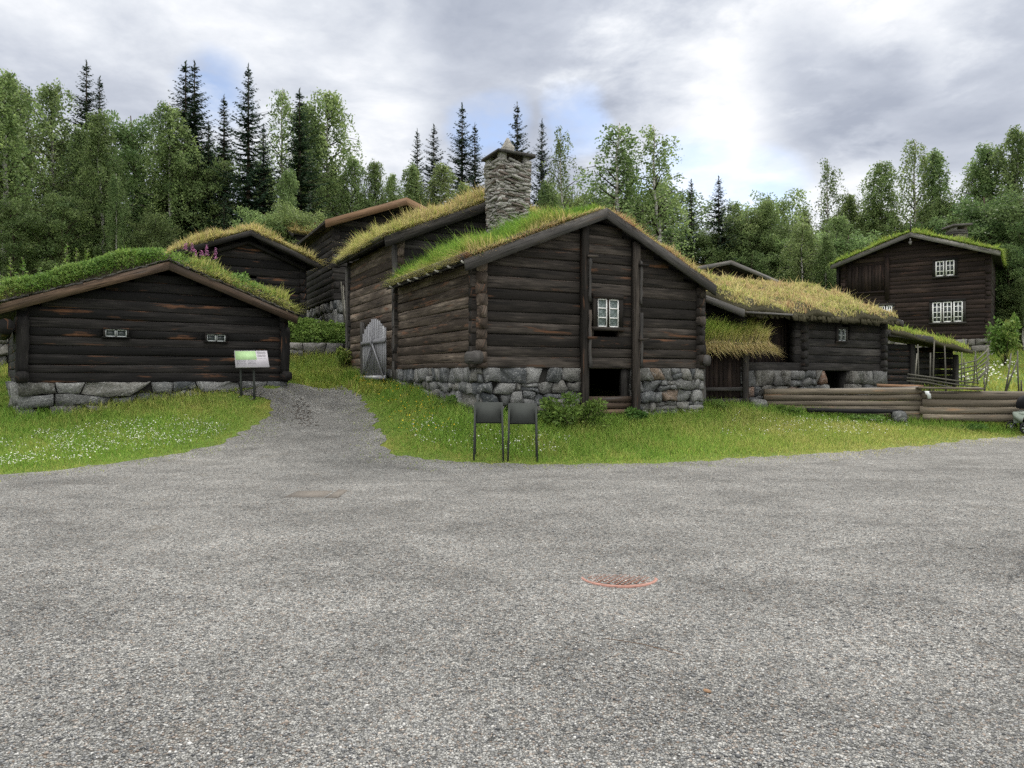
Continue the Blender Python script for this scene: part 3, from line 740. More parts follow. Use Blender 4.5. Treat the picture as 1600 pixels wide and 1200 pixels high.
def peg_eave(hs, b, of, D, n=7, mat='board_grey', r=.085, bark=True):
    """eave log that holds the turf, on pegs, with birch bark curling out"""
    mb = MB(); zz = hs.zr + .05 - hs.slope * abs(b) + .10
    a = hs.W / 2 + b
    mb.log(hs.at(a, -of - .02, zz), hs.at(a, D, zz), r, r * .8, wob=.006)
    o = part('eave_log', mb, mat, hs.th)
    if bark:
        for k in range(n):
            m2 = MB(); t = -of + .1 + (D + of) * k / n; sg = np.sign(b)
            t += rng.normal(0, .08); m2.tube([hs.at(a - sg * .05, t, zz - .13), hs.at(a + sg * .06, t, zz - .13), hs.at(a + sg * .10, t + rng.normal(0, .03), zz - .10)], .026, .020)
            part('peg', m2, 'birchbark', o)
DR = np.array([.8846, .4663]); UP = np.array([0, 0, 1.])
def sm(x, a, b): q = np.clip((x - a) / (b - a), 0, 1); return q * q * (3 - 2 * q)

# ---- front house with the chimney
A = House('log_farmhouse', 'large dark log house with a stone chimney rising from its bright green turf roof', 'log house', XY(748, 15.5), DR, 6.25, 5.25, 1.74, 4.13, 5.40, .245, 'wood_dark', slR=.475)
cel = (3.05 - .12, 4.42, 0.2, 1.74)
A.walls(ht=.10, ext=.2, openings=[(2.96, 3.70, 2.70, 3.42)], mats={'l': 'wood_grey'})
A.foundation(1.2, 'stone', hole=(2.68, 4.16, -1.0, 2.3), cw=.44, ch=.30, seed=11, faces='fl')
def strawA(b, t, r):
    n = len(b); st = .06 + r.normal(0, .08, n) + .08 * np.sin(b * 2 + t)
    fr = np.exp(-np.maximum(t + .34, 0) / (.22 + .10 * np.sin(b * 3.1))); st = st + fr * 1.05 * (r.random(n) < .9)
    st = st + .8 * np.exp(-np.maximum(b + 3.57, 0) / .10) + (b > .1) * (.25 * r.random(n) + .3 * (np.sin(b * 4 + t * 2) > .3))
    return st
A.roof(of=.36, ob=-.1, os=.45, osr=.24, straw=strawA, dens=1350, hgt=(.16, .42), bw=.017, board='board_dark', bh=.25, seed=5, lump=.045, lean=(-.05, 0), edge_mat='soil', hfn=lambda b, t: np.where(t < -.1, .6, np.where(b > 0, .55, 1.0)) * (1 - .35 * np.exp(-(b / .5) ** 2)))
peg_eave(A, -3.56, .30, 5.1, 8, 'board_dark')
A.window(3.33, 3.06, .62, .67, 2, 1, 3, glass='glass_old', fr=.12, roundel=True, gap=.05, sash=.028, bar=.026)
for a in (2.63, 4.125):
    mb = MB(); zt = A.roofz(a) - .12; zb = gzs(*A.at(a, -.2, 0)[:2]) - .1
    mb.board(A.at(a, -.19, zb), A.at(a, -.19, zt), v3(DR) * .17, v3(A.dL) * .15, jit=.006, nseg=14)
    po = part('clamp_post', mb, 'wood_dark', A.th)
    for z_ in (2.45, 4.35 if a < 3 else 4.25):
        mb = MB(); mb.board(A.at(a + .02, -.30, z_), A.at(a + .30, -.30, z_ + .01), UP * .05, v3(A.dL) * .06); part('wedge', mb, 'wood_dark', po)
    mb = MB(); mb.board(A.at(a + .11, -.27, 1.75), A.at(a + .10, -.27, 3.1), v3(DR) * .07, v3(A.dL) * .06, jit=.008, nseg=8); mb.board(A.at(a + .10, -.27, 3.3), A.at(a + .10, -.27, 4.35), v3(DR) * .06, v3(A.dL) * .06, jit=.008, nseg=8)
    part('batten', mb, 'board_dark', po)
# log barrier below the cellar opening and its side post
mb = MB()
for k in range(6):
    z_ = .24 + k * .152
    mb.log(A.at(2.6, -.04, z_), A.at(4.1, -.04, z_), .078, .08, rnd=rng.random(), wob=.01)
part('cellar_barrier', mb, 'board_rust', A.th)
mb = MB(); mb.board(A.at(3.95, .04, .2), A.at(3.95, .04, 1.72), v3(DR) * .2, v3(A.dL) * .12, jit=.006, nseg=6)
part('door_jamb', mb, 'wood_dim', A.th)
# square hewn corner blocks under the eaves
for q in (-.12, 6.37):
    mb = MB(); mb.log(A.at(q, -.24, 1.96), A.at(q, .2, 1.96), .15, .13, rnd=.3); part('corner_block', mb, 'board_dark', A.th)

def chimney(hs, cx, cy, zb, zt, w0, w1, d, parent, cap=True):
    d = unit(np.array(d)); e = np.array([-d[1], d[0]]); mb = MB(); z = zb; r = np.random.default_rng(9)
    while z < zt:
        hh = r.uniform(.035, .085); f = (z - zb) / (zt - zb); w = w0 + (w1 - w0) * f ** .8
        for ax, nx_ in ((d, e), (-d, -e), (e, -d), (-e, d)):   # ax along the face, nx_ = outward
            s_ = -w / 2 - .01
            while s_ < w / 2 - .03:
                ln = min(r.uniform(.16, .5), w / 2 + .02 - s_); pr = r.normal(0, .022); tl = r.normal(.016, .03)
                o = np.array([cx, cy]) + nx_ * (w / 2 + pr - .07)
                p0 = np.array([*(o + ax * s_), z + hh / 2 - tl]); p1 = np.array([*(o + ax * (s_ + ln)), z + hh / 2 + tl])
                mb.board(p0, p1, v3(nx_) * .16, UP * hh * .93, jit=.007, nseg=2, rnd=r.random()); s_ += ln + .005
        z += hh
    ch = part('chimney', mb, 'slate', parent)
    core = MB(); c4 = lambda w, z_: np.array([[*(np.array([cx, cy]) + d * w / 2 * a + e * w / 2 * b), z_] for a, b in ((-1, -1), (1, -1), (1, 1), (-1, 1))])
    a, b = c4(w0 - .10, zb - .3), c4(w1 - .12, zt - .01)
    core.add(np.concatenate([a, b]), [(0, 1, 5, 4), (1, 2, 6, 5), (2, 3, 7, 6), (3, 0, 4, 7), (4, 5, 6, 7)], (0, 0, .5)); part('flue', core, 'mortar', ch)
    if cap:
        for sa in (-1, 1):
            for sb in (-1, 1):
                mb = MB(); o = np.array([cx, cy]) + d * sa * (w1 / 2 - .12) + e * sb * (w1 / 2 - .12)
                mb.board(np.array([*o, zt - .03]), np.array([*o, zt + .27]), v3(d) * .20, v3(e) * .2, jit=.015, nseg=2); part('pier', mb, 'slate', ch)
        mb = MB(); wc = w1 + .15; a = c4(wc, zt + .215); b = c4(wc, zt + .265); m = np.array([[cx, cy, zt + .36], [cx, cy, zt + .47]])
        a += r.normal(0, .02, a.shape); b[:, :2] = a[:, :2]
        mb.add(np.concatenate([a, b, m]), [(0, 1, 5, 4), (1, 2, 6, 5), (2, 3, 7, 6), (3, 0, 4, 7)] + [(4 + k, 4 + (k + 1) % 4, 9) for k in range(4)] + [((k + 1) % 4, k, 8) for k in range(4)], (0, 0, .3))
        part('cap_slab', mb, 'slate_dark', ch)
        mb = MB()
        rings = [(.15, .38), (.15, .50), (.10, .60), (.075, .68), (.02, .80)]
        V = []; 
        for w_, q in rings: V.append(c4(w_ * 2, zt + q) + r.normal(0, .012, (4, 3)))
        mb.add(np.concatenate(V), [(4 * k + i, 4 * k + (i + 1) % 4, 4 * k + 4 + (i + 1) % 4, 4 * k + 4 + i) for k in range(4) for i in range(4)] + [(16, 17, 18, 19)], (0, 0, .4))
        part('finial_stone', mb, 'slate', ch)
    return ch
cc_ = A.at(2.86, 4.15, 0)
ch_ = chimney(A, cc_[0], cc_[1], 5.12, 7.62, .80, 1.00, DR, A.th)
mb = MB(); q_ = A.at(2.86 + .1, 4.15 - .55, 5.56)
mb.board(q_ + v3(DR) * -.25, q_ + v3(DR) * .52 + UP * .05, v3(A.dL) * .26, UP * .05, jit=.02, nseg=3); part('flashing_slab', mb, 'slate_dark', ch_)

# ---- taller rear house in line with it
PD = A.at(0, 5.32, 0)[:2]
Dh = House('log_barn', 'tall brown log house with straw turf roof joined behind the chimney house', 'log house', PD, DR, 6.25, 5.0, 1.74, 5.55, 6.86, .255, 'wood_dim')
Dh.walls(ht=.10, ext=.16, mats={'l': 'wood_grey'})
Dh.foundation(.8, 'stone', cw=.4, ch=.28, seed=21, faces='l')
def strawD(b, t, r):
    n = len(b); return np.clip(.96 + r.normal(0, .12, n) - .36 * (r.random(n) < .22) - .25 * np.exp(-np.abs(b + 3.3) / .4), 0, 1.3)
Dh.roof(of=.32, ob=.35, os=.48, straw=strawD, dens=900, hgt=(.18, .42), bw=.019, board='wood_dim', bh=.30, seed=6, lump=.06, thick=.2)
peg_eave(Dh, -3.59, .2, 5.2, 6, 'board_dark', .07, False)
for t_ in (-.06, 5.06):
    mb = MB(); mb.board(Dh.at(-.15, t_ + (.02 if t_ < 0 else 0), 1.5), Dh.at(-.15, t_ + .02, 5.3), v3(DR) * .10, v3(A.dL) * .2, jit=.008, nseg=12); part('corner_post', mb, 'board_dark', Dh.th)

# picket gate on the side wall of the rear house
gp = Dh.at(-.34, 1.05, 0); gl = Dh.at(-.34, 2.55, 0); zg = 1.40
G_ = thing('picket_gate', 'grey picket gate with arched top and crossed braces on the brown log wall', 'gate', (gp[0], gp[1], zg))
dL3 = v3(A.dL); nW = -v3(DR)
np_ = 13
mb = MB()
for k in range(np_):
    f = k / (np_ - 1); t_ = .22 + f * 2.2; top_ = 1.32 + .52 * math.sin(math.pi * (.12 + .76 * f)) + rng.normal(0, .02)
    p = Dh.at(-.34, t_, 0); mb.board((p[0], p[1], zg + .06 + rng.normal(0, .01)), (p[0], p[1], zg + top_), dL3 * .11, nW * .03, jit=.003)
part('picket_panel', mb, 'picket', G_)
q0, q1 = Dh.at(-.38, .18, 0), Dh.at(-.38, 2.46, 0)
def lin(f, z): return np.array([*(q0 + (q1 - q0) * f)[:2], zg + z])
for z_ in (.12, 1.18):
    mb = MB(); mb.board(lin(-.03, z_), lin(1.04, z_ - .02), UP * .11, nW * .04); part('rail', mb, 'picket', G_)
for f0, f1 in ((.02, .50), (.92, .48)):
    mb = MB(); mb.board(lin(f0, .16) + nW * .035, lin(f1, 1.14) + nW * .035, dL3 * .09, nW * .03); part('brace', mb, 'picket', G_)
mb = MB(); mb.board(lin(.5, 1.02) + nW * .06, lin(.5, 1.32) + nW * .06, dL3 * .10, nW * .03); part('latch_block', mb, 'picket', G_)
mb = MB(); p = Dh.at(-.30, 2.66, 0); mb.board((p[0], p[1], zg - .25), (p[0], p[1], zg + 1.85), dL3 * .22, nW * .10, jit=.006, nseg=6); part('gate_post', mb, 'board_dark', G_)

# ---- left house
dB = unit(np.array([.80, .60]))
Lh = House('log_cottage', 'low black log cottage on big grey boulders with pink fireweed on its turf roof', 'log house', XY(36, 15.5), dB, 5.70, 5.6, 1.40, 3.14, 4.19, .212, 'wood_left')
def Lpx(u, v):   # facade coordinate of a pixel
    k = (u - CX) / F_PX; a = (k * Lh.P0[1] - Lh.P0[0]) / (dB[0] - k * dB[1]); Y = Lh.P0[1] + a * dB[1]; return a, CAM - (v - HZ) * Y / F_PX
w1, w2 = Lpx(180, 521), Lpx(335.5, 528.5)
Lh.walls(ht=.09, ext=.12, openings=[(w1[0] - .26, w1[0] + .26, w1[1] - .05, w1[1] + .05), (w2[0] - .26, w2[0] + .26, w2[1] - .05, w2[1] + .05)])
Lh.foundation(.8, 'stone', cw=.85, ch=.40, seed=36, faces='fl', bulge=.10, split=.06)
def strawL(b, t, r):
    n = len(b); return np.where(b < .35, .27 + r.normal(0, .12, n) + .5 * np.exp(-np.maximum(b + 3.3, 0) / .25), .52 + r.normal(0, .17, n) + .35 * (np.exp(-np.maximum(t + .45, 0) / .2)))
Lh.roof(of=.36, ob=.4, os=.42, osr=.22, straw=strawL, dens=1500, hgt=(.10, .30), bw=.017, board='board_rust', bh=.20, seed=8, lump=.07, thick=.34, edge_mat='bark_edge', hfn=lambda b, t: np.where(b < -.5, .5, np.where(b < .5, .3, 1.0)), thick_fn=lambda b, t: 1 + .55 * np.exp(-((b + 1.2) / .9) ** 2) - .35 * np.exp(-((b - .3) / .5) ** 2))
for w_ in (w1, w2): Lh.window(w_[0], w_[1], .44, .17, 2, 1, 1, frame='wood_left', glass='glass_dim', paint='grey_paint', fr=.04, roundel=True, rings=False, gap=.014, sash=.020, depth=-.11)
mb = MB()
for a in (-.02, 5.72):
    mb = MB(); mb.log(Lh.at(a, -.30, 1.55), Lh.at(a, .2, 1.55), .13, .13, rnd=.6)
    mb.board(Lh.at(a, -.13, 1.6), Lh.at(a, -.13, 2.85), v3(dB) * .22, v3(Lh.dL) * .12, jit=.01, nseg=8); part('corner_block', mb, 'wood_left', Lh.th)
# slate strips that peep out between turf and bargeboard
mb = MB()
for sg in (-1, 1):
    for k in range(34 if sg < 0 else 30):
        b = sg * (.05 + k * .1); z_ = Lh.under(b) + .09 + rng.normal(0, .01)
        if sg < 0 and -2.3 < b < -.9: z_ -= .02
        mb.board(Lh.at(Lh.W / 2 + b - .06, -.36, z_ + sg * .02), Lh.at(Lh.W / 2 + b + .08, -.36, z_ - sg * .03), v3(Lh.dL) * .14, UP * .03, jit=.008)
part('bark_strip', mb, 'slate_dark', Lh.th)
mb = MB(); mb.log(Lh.at(-.30, -.35, 2.62), Lh.at(-.30, 3, 2.62), .17, .14, rnd=.2); part('eave_log', mb, 'wood_left', Lh.th)

# ---- small storehouse behind the left house
PB = XY(293, 25.0); dBb = unit(np.array([.83, .56]))
Bh = House('log_storehouse', 'small dark log store with straw turf roof just behind the fireweed roof', 'log house', PB, dBb, 4.05, 4.0, 2.95, 5.92, 6.72, .27, 'wood_left')
sl = (1.95, 2.30, 5.02, 5.22)
Bh.walls(ht=.10, ext=.15, openings=[(2.0, 2.35, 5.0, 5.1)])
mb = MB(); mb.board(Bh.at(1.98, -.02, 5.02), Bh.at(2.37, -.02, 5.02), UP * .22, v3(Bh.dL) * .15); part('vent', mb, 'mortar', Bh.th)
def strawS(b, t, r): return np.clip(.84 + r.normal(0, .16, len(b)), 0, 1.4)
Bh.roof(of=.55, ob=.4, os=.5, straw=strawS, dens=650, hgt=(.12, .32), bw=.024, board='wood_dim', bh=.2, seed=9, lump=.07, thick=.22)
Bh.foundation(.5, 'stone', seed=41, faces='fl')
# second, inner bargeboard line
for sg in (-1, 1):
    mb = MB(); mb.board(Bh.at(2.02, -.2, 6.44), Bh.at(2.02 + sg * 2.1, -.2, 6.44 - 2.1 * Bh.slope), UP * .13, v3(Bh.dL) * .08); part('purlin_board', mb, 'wood_dim', Bh.th)

# ---- tall storehouse with fresh bargeboards
PC = XY(525, 28.0)
Ch = House('tall_log_storehouse', 'tall log storehouse on stone piers with fresh tan bargeboards', 'log house', PC, DR, 5.3, 6.6, 4.55, 7.62, 8.62, .27, 'wood_dim')
Ch.walls(ht=.13, ext=.12)
Ch.roof(of=.75, ob=.3, os=.55, straw=None, board='board_warm', bh=.30, seed=4, lump=.0, thick=.06, edge_mat='slate_dark')
mb = MB(); masonry(mb, Ch.at(-.05, -.35, 4.5), v3(DR), -v3(Ch.dL), 1.5, lambda q: 2.4, 4.52, .8, .5, seed=51, asp=.8); fo = part('foundation', mb, 'stone', Ch.th); mb = MB(); masonry(mb, Ch.at(-.05, 6.5, 4.5), -v3(Ch.dL), -v3(DR), 6.8, lambda q: 2.6, 4.52, .8, .5, seed=52, asp=.8)
fo = part('foundation', mb, 'stone', Ch.th); mb = MB(); box_poly(mb, Ch.at(.08, -.2, 0)[:2], DR * 5.2, Ch.dL * 6.6, 2.0, 4.48); part('core', mb, 'mortar', fo)
# two thin poles leaning on it
pl = thing('leaning_pole', 'pair of thin pale poles leaning in the gap beside the tall storehouse', 'pole', P(540, 540, 26.5))
mb = MB(); mb.tube([P(541, 545, 26.4), P(533, 440, 26.6)], .025, .02); mb.tube([P(543, 548, 26.3), P(536, 446, 26.6)], .02, .016); part('shaft', mb, 'pole', pl)

# ---- small roof far behind
PG = XY(437, 38.0)
Gh = House('log_shed', 'tiny log gable with a brown turf roof peeping out behind the tall storehouse', 'log house', PG, unit(np.array([.62, -.78])), 2.4, 4.0, 6.6, 8.75, 9.32, .25, 'wood_dim')
Gh.walls(ext=.1); Gh.roof(of=.3, ob=.3, os=.25, straw=strawS, dens=380, hgt=(.12, .35), bw=.035, board='board_dark', bh=.2, seed=14, thick=.22)
mb = MB(); box_poly(mb, Gh.at(.1, .1, 0)[:2], Gh.dR * 2.2, Gh.dL * 3.8, 4.4, 6.62); part('foundation', mb, 'stone', Gh.th)

# ---- long log house with the brown turf roof on the right
dE = unit(np.array([.848, .53]))
PE = XY(1250, 21.0) - dE * 2.7
Ew = 6.8; Ed = 5.6
class Long:   # eave side faces the yard
    pass
Et = thing('long_log_house', 'long dark log house under a low brown straw turf roof behind the log fence', 'log house', (*(PE + dE * 3.4), 1.72))
dQ = np.array([-dE[1], dE[0]])
def Eat(a, t, z): q = PE + dE * a + dQ * t; return np.array([q[0], q[1], z])
z0E, zeE = 1.70, 3.42; hE = .243; slE = .385
mb = MB(); rf = MB()
hole_log = (4.55, 5.05, 2.75, 3.2)
for i in range(8):
    zc = z0E + hE * (i + .5)
    if zc > zeE + .1: break
    lo = 2.35 if i else 0.0
    segs = [(lo, Ew + .2)]
    if 2.74 < zc < 3.22: segs = [(lo, 4.62), (5.05, Ew + .2)]
    rnd = rng.random()
    for a0, a1 in segs: mb.log(Eat(a0, 0, zc), Eat(a1, 0, zc), hE * .51, .10, rnd=rnd, wob=.009, hewn=True, taper=rng.normal(0, .08))
part('wall', mb, 'wood_dim', Et)
for a in (0.0, 2.7, Ew):
    mb = MB(); i = 0
    while True:
        zc = z0E + hE * i + (.06 if i == 0 else 0)
        L_ = Ed / 2 - max(0, (zc - zeE) / slE)
        if zc > zeE + slE * Ed / 2 - .1: break
        c0 = Ed / 2 - L_ - (.22 if zc < zeE else 0); c1 = Ed / 2 + L_
        if a == 2.7: c1 = .35
        if a != 2.7 or zc < zeE: mb.log(Eat(a, c0, zc), Eat(a, c1, zc), hE * (.5 if i else .3), .11, rnd=rng.random(), wob=.01)
        i += 1
    part('wall', mb, 'wood_dim', Et)
mb = MB()
for k in range(18):
    a = .1 + k * .155; mb.board(Eat(a, .38, z0E - .05), Eat(a, .38, zeE + .25), v3(dE) * .15, v3(dQ) * .03)
part('plank_wall', mb, 'wood_red', Et)
mb = MB(); mb.log(Eat(0, Ed, 2.5), Eat(Ew, Ed, 2.5), 1.0, .1, rnd=.4); part('wall', mb, 'wood_dim', Et)
mb = MB()
for kp in ((-9, 4.05), (5.0, 99)):
    mb = MB(); masonry(mb, Eat(-.1, -.10, z0E), v3(dE), -v3(dQ), Ew + .2, lambda q: .5, z0E + .02, .5, .30, seed=62, hole=(4.05, 5.0, -1, 2.3), keep=kp)
    fo = part('foundation', mb, 'stone_warm', Et)
mb = MB()
for a0, a1 in ((.0, 4.0), (4.98, Ew - .0)): box_poly(mb, Eat(a0, .05, 0)[:2], dE * (a1 - a0), dQ * .3, .2, z0E - .03)
box_poly(mb, Eat(.2, .9, 0)[:2], dE * (Ew - .4), dQ * .3, .2, z0E + .25); part('core', mb, 'mortar', fo)
# window in the log part
class WinHost: pass
Ew_ = WinHost(); Ew_.dR, Ew_.dL, Ew_.at, Ew_.th = dE, dQ, Eat, Et
kx = (1309 - CX) / F_PX; aw = (kx * PE[1] - PE[0]) / (dE[0] - kx * dE[1]); Yw = PE[1] + aw * dE[1]
House.window(Ew_, aw, CAM - (524 - HZ) * Yw / F_PX, .38, .36, 2, 1, 2, frame='wood_dim', paint='grey_paint', glass='glass_dim', fr=.08, roundel=True, gap=.035, sash=.022, bar=.02, depth=-.11)
# its roof: two turf slopes with the ridge along dE
def E_roof():
    r = np.random.default_rng(15); zr = zeE + slE * Ed / 2 + .10
    a0, a1 = -.45, Ew + .3; B = Ed / 2 + .5
    aa = np.arange(a0, a1 + .01, .18); bb = np.arange(-B, B + .01, .16); bb[-1] = B
    def top(a, b):
        e = np.clip(np.minimum(np.minimum(a - a0, a1 - a), B - np.abs(b)) / .2, 0, 1)
        sag = -.06 * np.sin((a - a0) / (a1 - a0) * math.pi)
        return zr - slE * np.sqrt(b * b + .04) + .06 + .16 * np.sqrt(e) + sag + .05 * np.sin(a * 2.3 + 2 * np.sin(b * 1.7)) + .045 * np.sin(b * 4.3 + a * 3.1) + .03 * np.sin(a * 7.9 + b * 6.1)
    AA, BB = np.meshgrid(aa, bb); w = len(aa)
    def pos(a, b, z): q = PE + np.outer(a, dE) + np.outer(Ed / 2 + b, dQ); return np.concatenate([q, np.ravel(z)[:, None]], 1)
    Vt = pos(AA.ravel(), BB.ravel(), top(AA, BB)); Vu = pos(AA.ravel(), BB.ravel(), zr - slE * np.abs(BB) - .06); n = len(Vt); ix = np.arange(n).reshape(-1, w)
    q = np.stack([ix[:-1, :-1], ix[:-1, 1:], ix[1:, 1:], ix[1:, :-1]], -1).reshape(-1, 4)
    rim = np.concatenate([ix[0, :-1], ix[:-1, -1], ix[-1, :0:-1], ix[:0:-1, 0]]); rq = np.stack([rim, rim + n, np.roll(rim, -1) + n, np.roll(rim, -1)], -1)
    Fq = np.concatenate([q, q[:, ::-1] + n, rq])
    ro = link('roof', np_mesh('roof', np.concatenate([Vt, Vu]) - LOC[Et], Fq.ravel(), np.full(len(Fq), 4), None, True), M['bark_edge'], Et)
    N = 26000; a = r.uniform(a0 + .02, a1 - .02, N); b = r.uniform(-B + .02, B * .35, N); z = top(a, b) - .01
    h = r.uniform(.05, .16, N) * (.5 + .9 * np.sin(a * 2.9 + 2 * np.sin(b * 3)) ** 2) * (1 + 1.1 * (r.random(N) < .05)); ln = r.normal(0, .5, (N, 3)) * (1, 1, 0) * h[:, None]
    st = np.clip(1.0 + r.normal(0, .13, N) + .2 * np.sin(a * 2.3 + 2 * np.sin(b * 2)) * np.sin(b * 3.1 + a) - .4 * (r.random(N) < .10), 0, 1.4)
    link('roof_grass', blade_mesh('roof_grass', pos(a, b, z), h, .026, ln, st, LOC[Et]), M['grass'], ro, kind='stuff')
    for sa, m_ in ((a0 - .04, 'board_grey'), (a1, 'board_dark')):
        for sg in (-1, 1):
            mb = MB(); t0 = Ed / 2; up = .03
            mb.prism(np.array([Eat(sa, t0, zr + up), Eat(sa, t0 + sg * (B + .1), zr - slE * (B + .1) + up), Eat(sa, t0 + sg * (B + .1), zr - slE * (B + .1) + up - .2), Eat(sa, t0, zr + up - .2)]), v3(dE) * .05)
            part('bargeboard', mb, m_, Et)
    # ragged bark edge along the eave
    mb = MB()
    for k in range(70):
        a = a0 + (a1 - a0) * (k + r.random()) / 70; zz = zr - slE * B - .08
        mb.board(Eat(a, Ed / 2 - B + .02, zz + .06), Eat(a + r.normal(0, .02), Ed / 2 - B - .02, zz - r.uniform(.04, .13)), v3(dE) * r.uniform(.08, .16), v3(dQ) * .03, jit=.01)
    part('bark_edge', mb, 'bark_edge', ro)
E_roof()
mb = MB(); mb.board(Eat(-.35, -.60, zeE - .17), Eat(1.6, -.52, zeE - .15), UP * .05, v3(dQ) * .12); part('eave_board', mb, 'board_grey', Et)

# ---- gabled dark barn behind it
PH = XY(1030, 30.5); dH = unit(np.array([.86, .51]))
Hh = House('dark_log_barn', 'dark log barn whose grey-edged gable shows above the brown straw roof', 'log house', PH, dH, 7.4, 5.0, 2.8, 5.82, 6.62, .26, 'wood_red')
Hh.walls(ext=.1, sides='flrb'); Hh.roof(of=.6, ob=.3, os=.5, straw=None, board='board_grey', bh=.18, seed=17, thick=.05, lump=.0, edge_mat='slate_dark')
mb = MB(); box_poly(mb, Hh.at(.1, .1, 0)[:2], dH * 7.2, Hh.dL * 4.8, 1.5, 2.8); part('foundation', mb, 'stone', Hh.th)

# ---- turf covered porch between the two
Ft = thing('turf_porch', 'little plank lean-to with shaggy overhanging grass roof beside the chimney house', 'porch', P(1145, 640, 19.0))
f0, f1 = XY(1100, 18.9), XY(1200, 19.0); dF = unit(f1 - f0); nF = np.array([dF[1], -dF[0]]); LF_ = np.linalg.norm(f1 - f0)
def Fat(a, t, z): q = f0 + dF * a - nF * t; return np.array([q[0], q[1], z])
zgF = gzs(*Fat(.8, .4, 0)[:2])
mb = MB()
for k in range(8): mb.board(Fat(.20 + k * .128, .42, zgF + .12 if k not in (2, 5) else zgF + .10), Fat(.20 + k * .128, .42, 2.25), v3(dF) * .124, v3(nF) * .03, jit=.003)
part('plank_door', mb, 'wood_red', Ft)
for z_ in (zgF + .14, zgF + .48): 
    mb = MB(); mb.board(Fat(.12, .36, z_), Fat(1.22, .36, z_ + .01), UP * (.10 if z_ > zgF + .3 else .16), v3(nF) * .08); part('cross_beam', mb, 'board_dark', Ft)
for a, m_ in ((.07, 'board_grey'), (1.26, 'wood_dim')):
    mb = MB(); mb.board(Fat(a, .34, zgF - .2), Fat(a - .03 * (a < .5), .34, 2.3), v3(dF) * .15, v3(nF) * .13, jit=.006, nseg=6); part('post', mb, m_, Ft)
mb = MB(); mb.board(Fat(1.26, .4, zgF - .1), Fat(1.26, 1.3, 2.5 - .2), v3(nF) * .02, v3(dF) * .02); box_poly(mb, Fat(.1, .5, 0)[:2], dF * 1.1, -nF * .5, zgF - .2, 2.28); part('inner_wall', mb, 'mortar', Ft)
def F_roof():
    r = np.random.default_rng(18); aa = np.linspace(-.12, LF_ + .05, 16); tt = np.linspace(-.05, 1.15, 12); AA, TT = np.meshgrid(aa, tt)
    def top(a, t):
        e = np.clip(np.minimum(np.minimum(a + .12, LF_ + .05 - a), np.minimum(t + .05, 1.15 - t)) / .2, 0, 1); return 2.42 + .30 * t + .02 + .18 * np.sqrt(e) + .02 * np.sin(a * 5 + t * 7)
    pos = lambda a, t, z: np.concatenate([f0 + np.outer(a, dF) - np.outer(t, nF), np.ravel(z)[:, None]], 1)
    Vt = pos(AA.ravel(), TT.ravel(), top(AA, TT)); Vu = pos(AA.ravel(), TT.ravel(), 2.36 + .30 * TT); n = len(Vt); ix = np.arange(n).reshape(12, 16)
    q = np.stack([ix[:-1, :-1], ix[:-1, 1:], ix[1:, 1:], ix[1:, :-1]], -1).reshape(-1, 4); rim = np.concatenate([ix[0, :-1], ix[:-1, -1], ix[-1, :0:-1], ix[:0:-1, 0]]); rq = np.stack([rim, rim + n, np.roll(rim, -1) + n, np.roll(rim, -1)], -1)
    Fq = np.concatenate([q, q[:, ::-1] + n, rq]); ro = link('roof', np_mesh('roof', np.concatenate([Vt, Vu]) - LOC[Ft], Fq.ravel(), np.full(len(Fq), 4), None, True), M['bark_edge'], Ft)
    N = 4200; a = r.uniform(-.1, LF_ + .04, N); t = r.uniform(-.04, 1.12, N); z = top(a, t) - .01
    h = r.uniform(.10, .30, N) * (1 + .6 * (r.random(N) < .08)); ln = (r.normal(0, .4, (N, 3)) * (1, 1, 0) + v3(nF) * .45 + v3(dF) * .3) * h[:, None]
    st = np.clip(.24 + .30 * (a / LF_) + r.normal(0, .12, N) + .35 * np.exp(-np.maximum(t, 0) / .12), 0, 1.2)
    N2 = 2300; a2 = r.uniform(-.1, LF_ + .05, N2); k2 = r.random(N2) < .25; t2 = np.where(k2, r.uniform(0, 1, N2), r.uniform(-.05, .08, N2)); a2 = np.where(k2, LF_ + .03, a2)
    h2 = r.uniform(.25, .55, N2); ou = np.where(k2[:, None], v3(dF) * .7, v3(nF) * .45)
    ln2 = (ou + r.normal(0, .12, (N2, 3)) + v3(dF) * .18) * h2[:, None]; z2 = top(a2, t2) - .02
    V = np.concatenate([pos(a, t, z), pos(a2, t2, z2)]); H_ = np.concatenate([h, -h2 * r.uniform(.45, .95, N2)])
    link('roof_grass', blade_mesh('roof_grass', V, H_, .015, np.concatenate([ln, ln2]), np.concatenate([st, np.clip(.92 + r.normal(0, .12, N2), 0, 1.4)]), LOC[Ft]), M['grass'], ro, kind='stuff')
F_roof()

# ---- open shed with a green turf roof at the right end
s0, s1 = XY(1378, 24.2), XY(1492, 26.6); dS = unit(s1 - s0); nS = np.array([dS[1], -dS[0]]); LS = np.linalg.norm(s1 - s0)
St = thing('open_shed', 'low dark log shed with bright green turf roof at the end of the brown roof', 'shed', (*(s0 + dS * LS / 2), .75))
def Sat(a, t, z): q = s0 + dS * a - nS * t; return np.array([q[0], q[1], z])
sz = lambda a: 2.92 - .115 * a
mb = MB()
for i in range(9):
    zc = .75 + .21 * (i + .5); mb.log(Sat(0, 0, zc), Sat(LS * .36, 0, zc), .107, .08, rnd=rng.random())
    if i < 8: mb.log(Sat(LS * .36, .55, zc), Sat(LS, .55, zc), .107, .08, rnd=rng.random())
part('wall', mb, 'wood_left', St)
mb = MB()
for t_ in (.1,):
    for i in range(9): mb.log(Sat(LS, t_, .75 + .21 * (i + .5)), Sat(LS, 2.6, .75 + .21 * (i + .5)), .107, .08, rnd=rng.random())
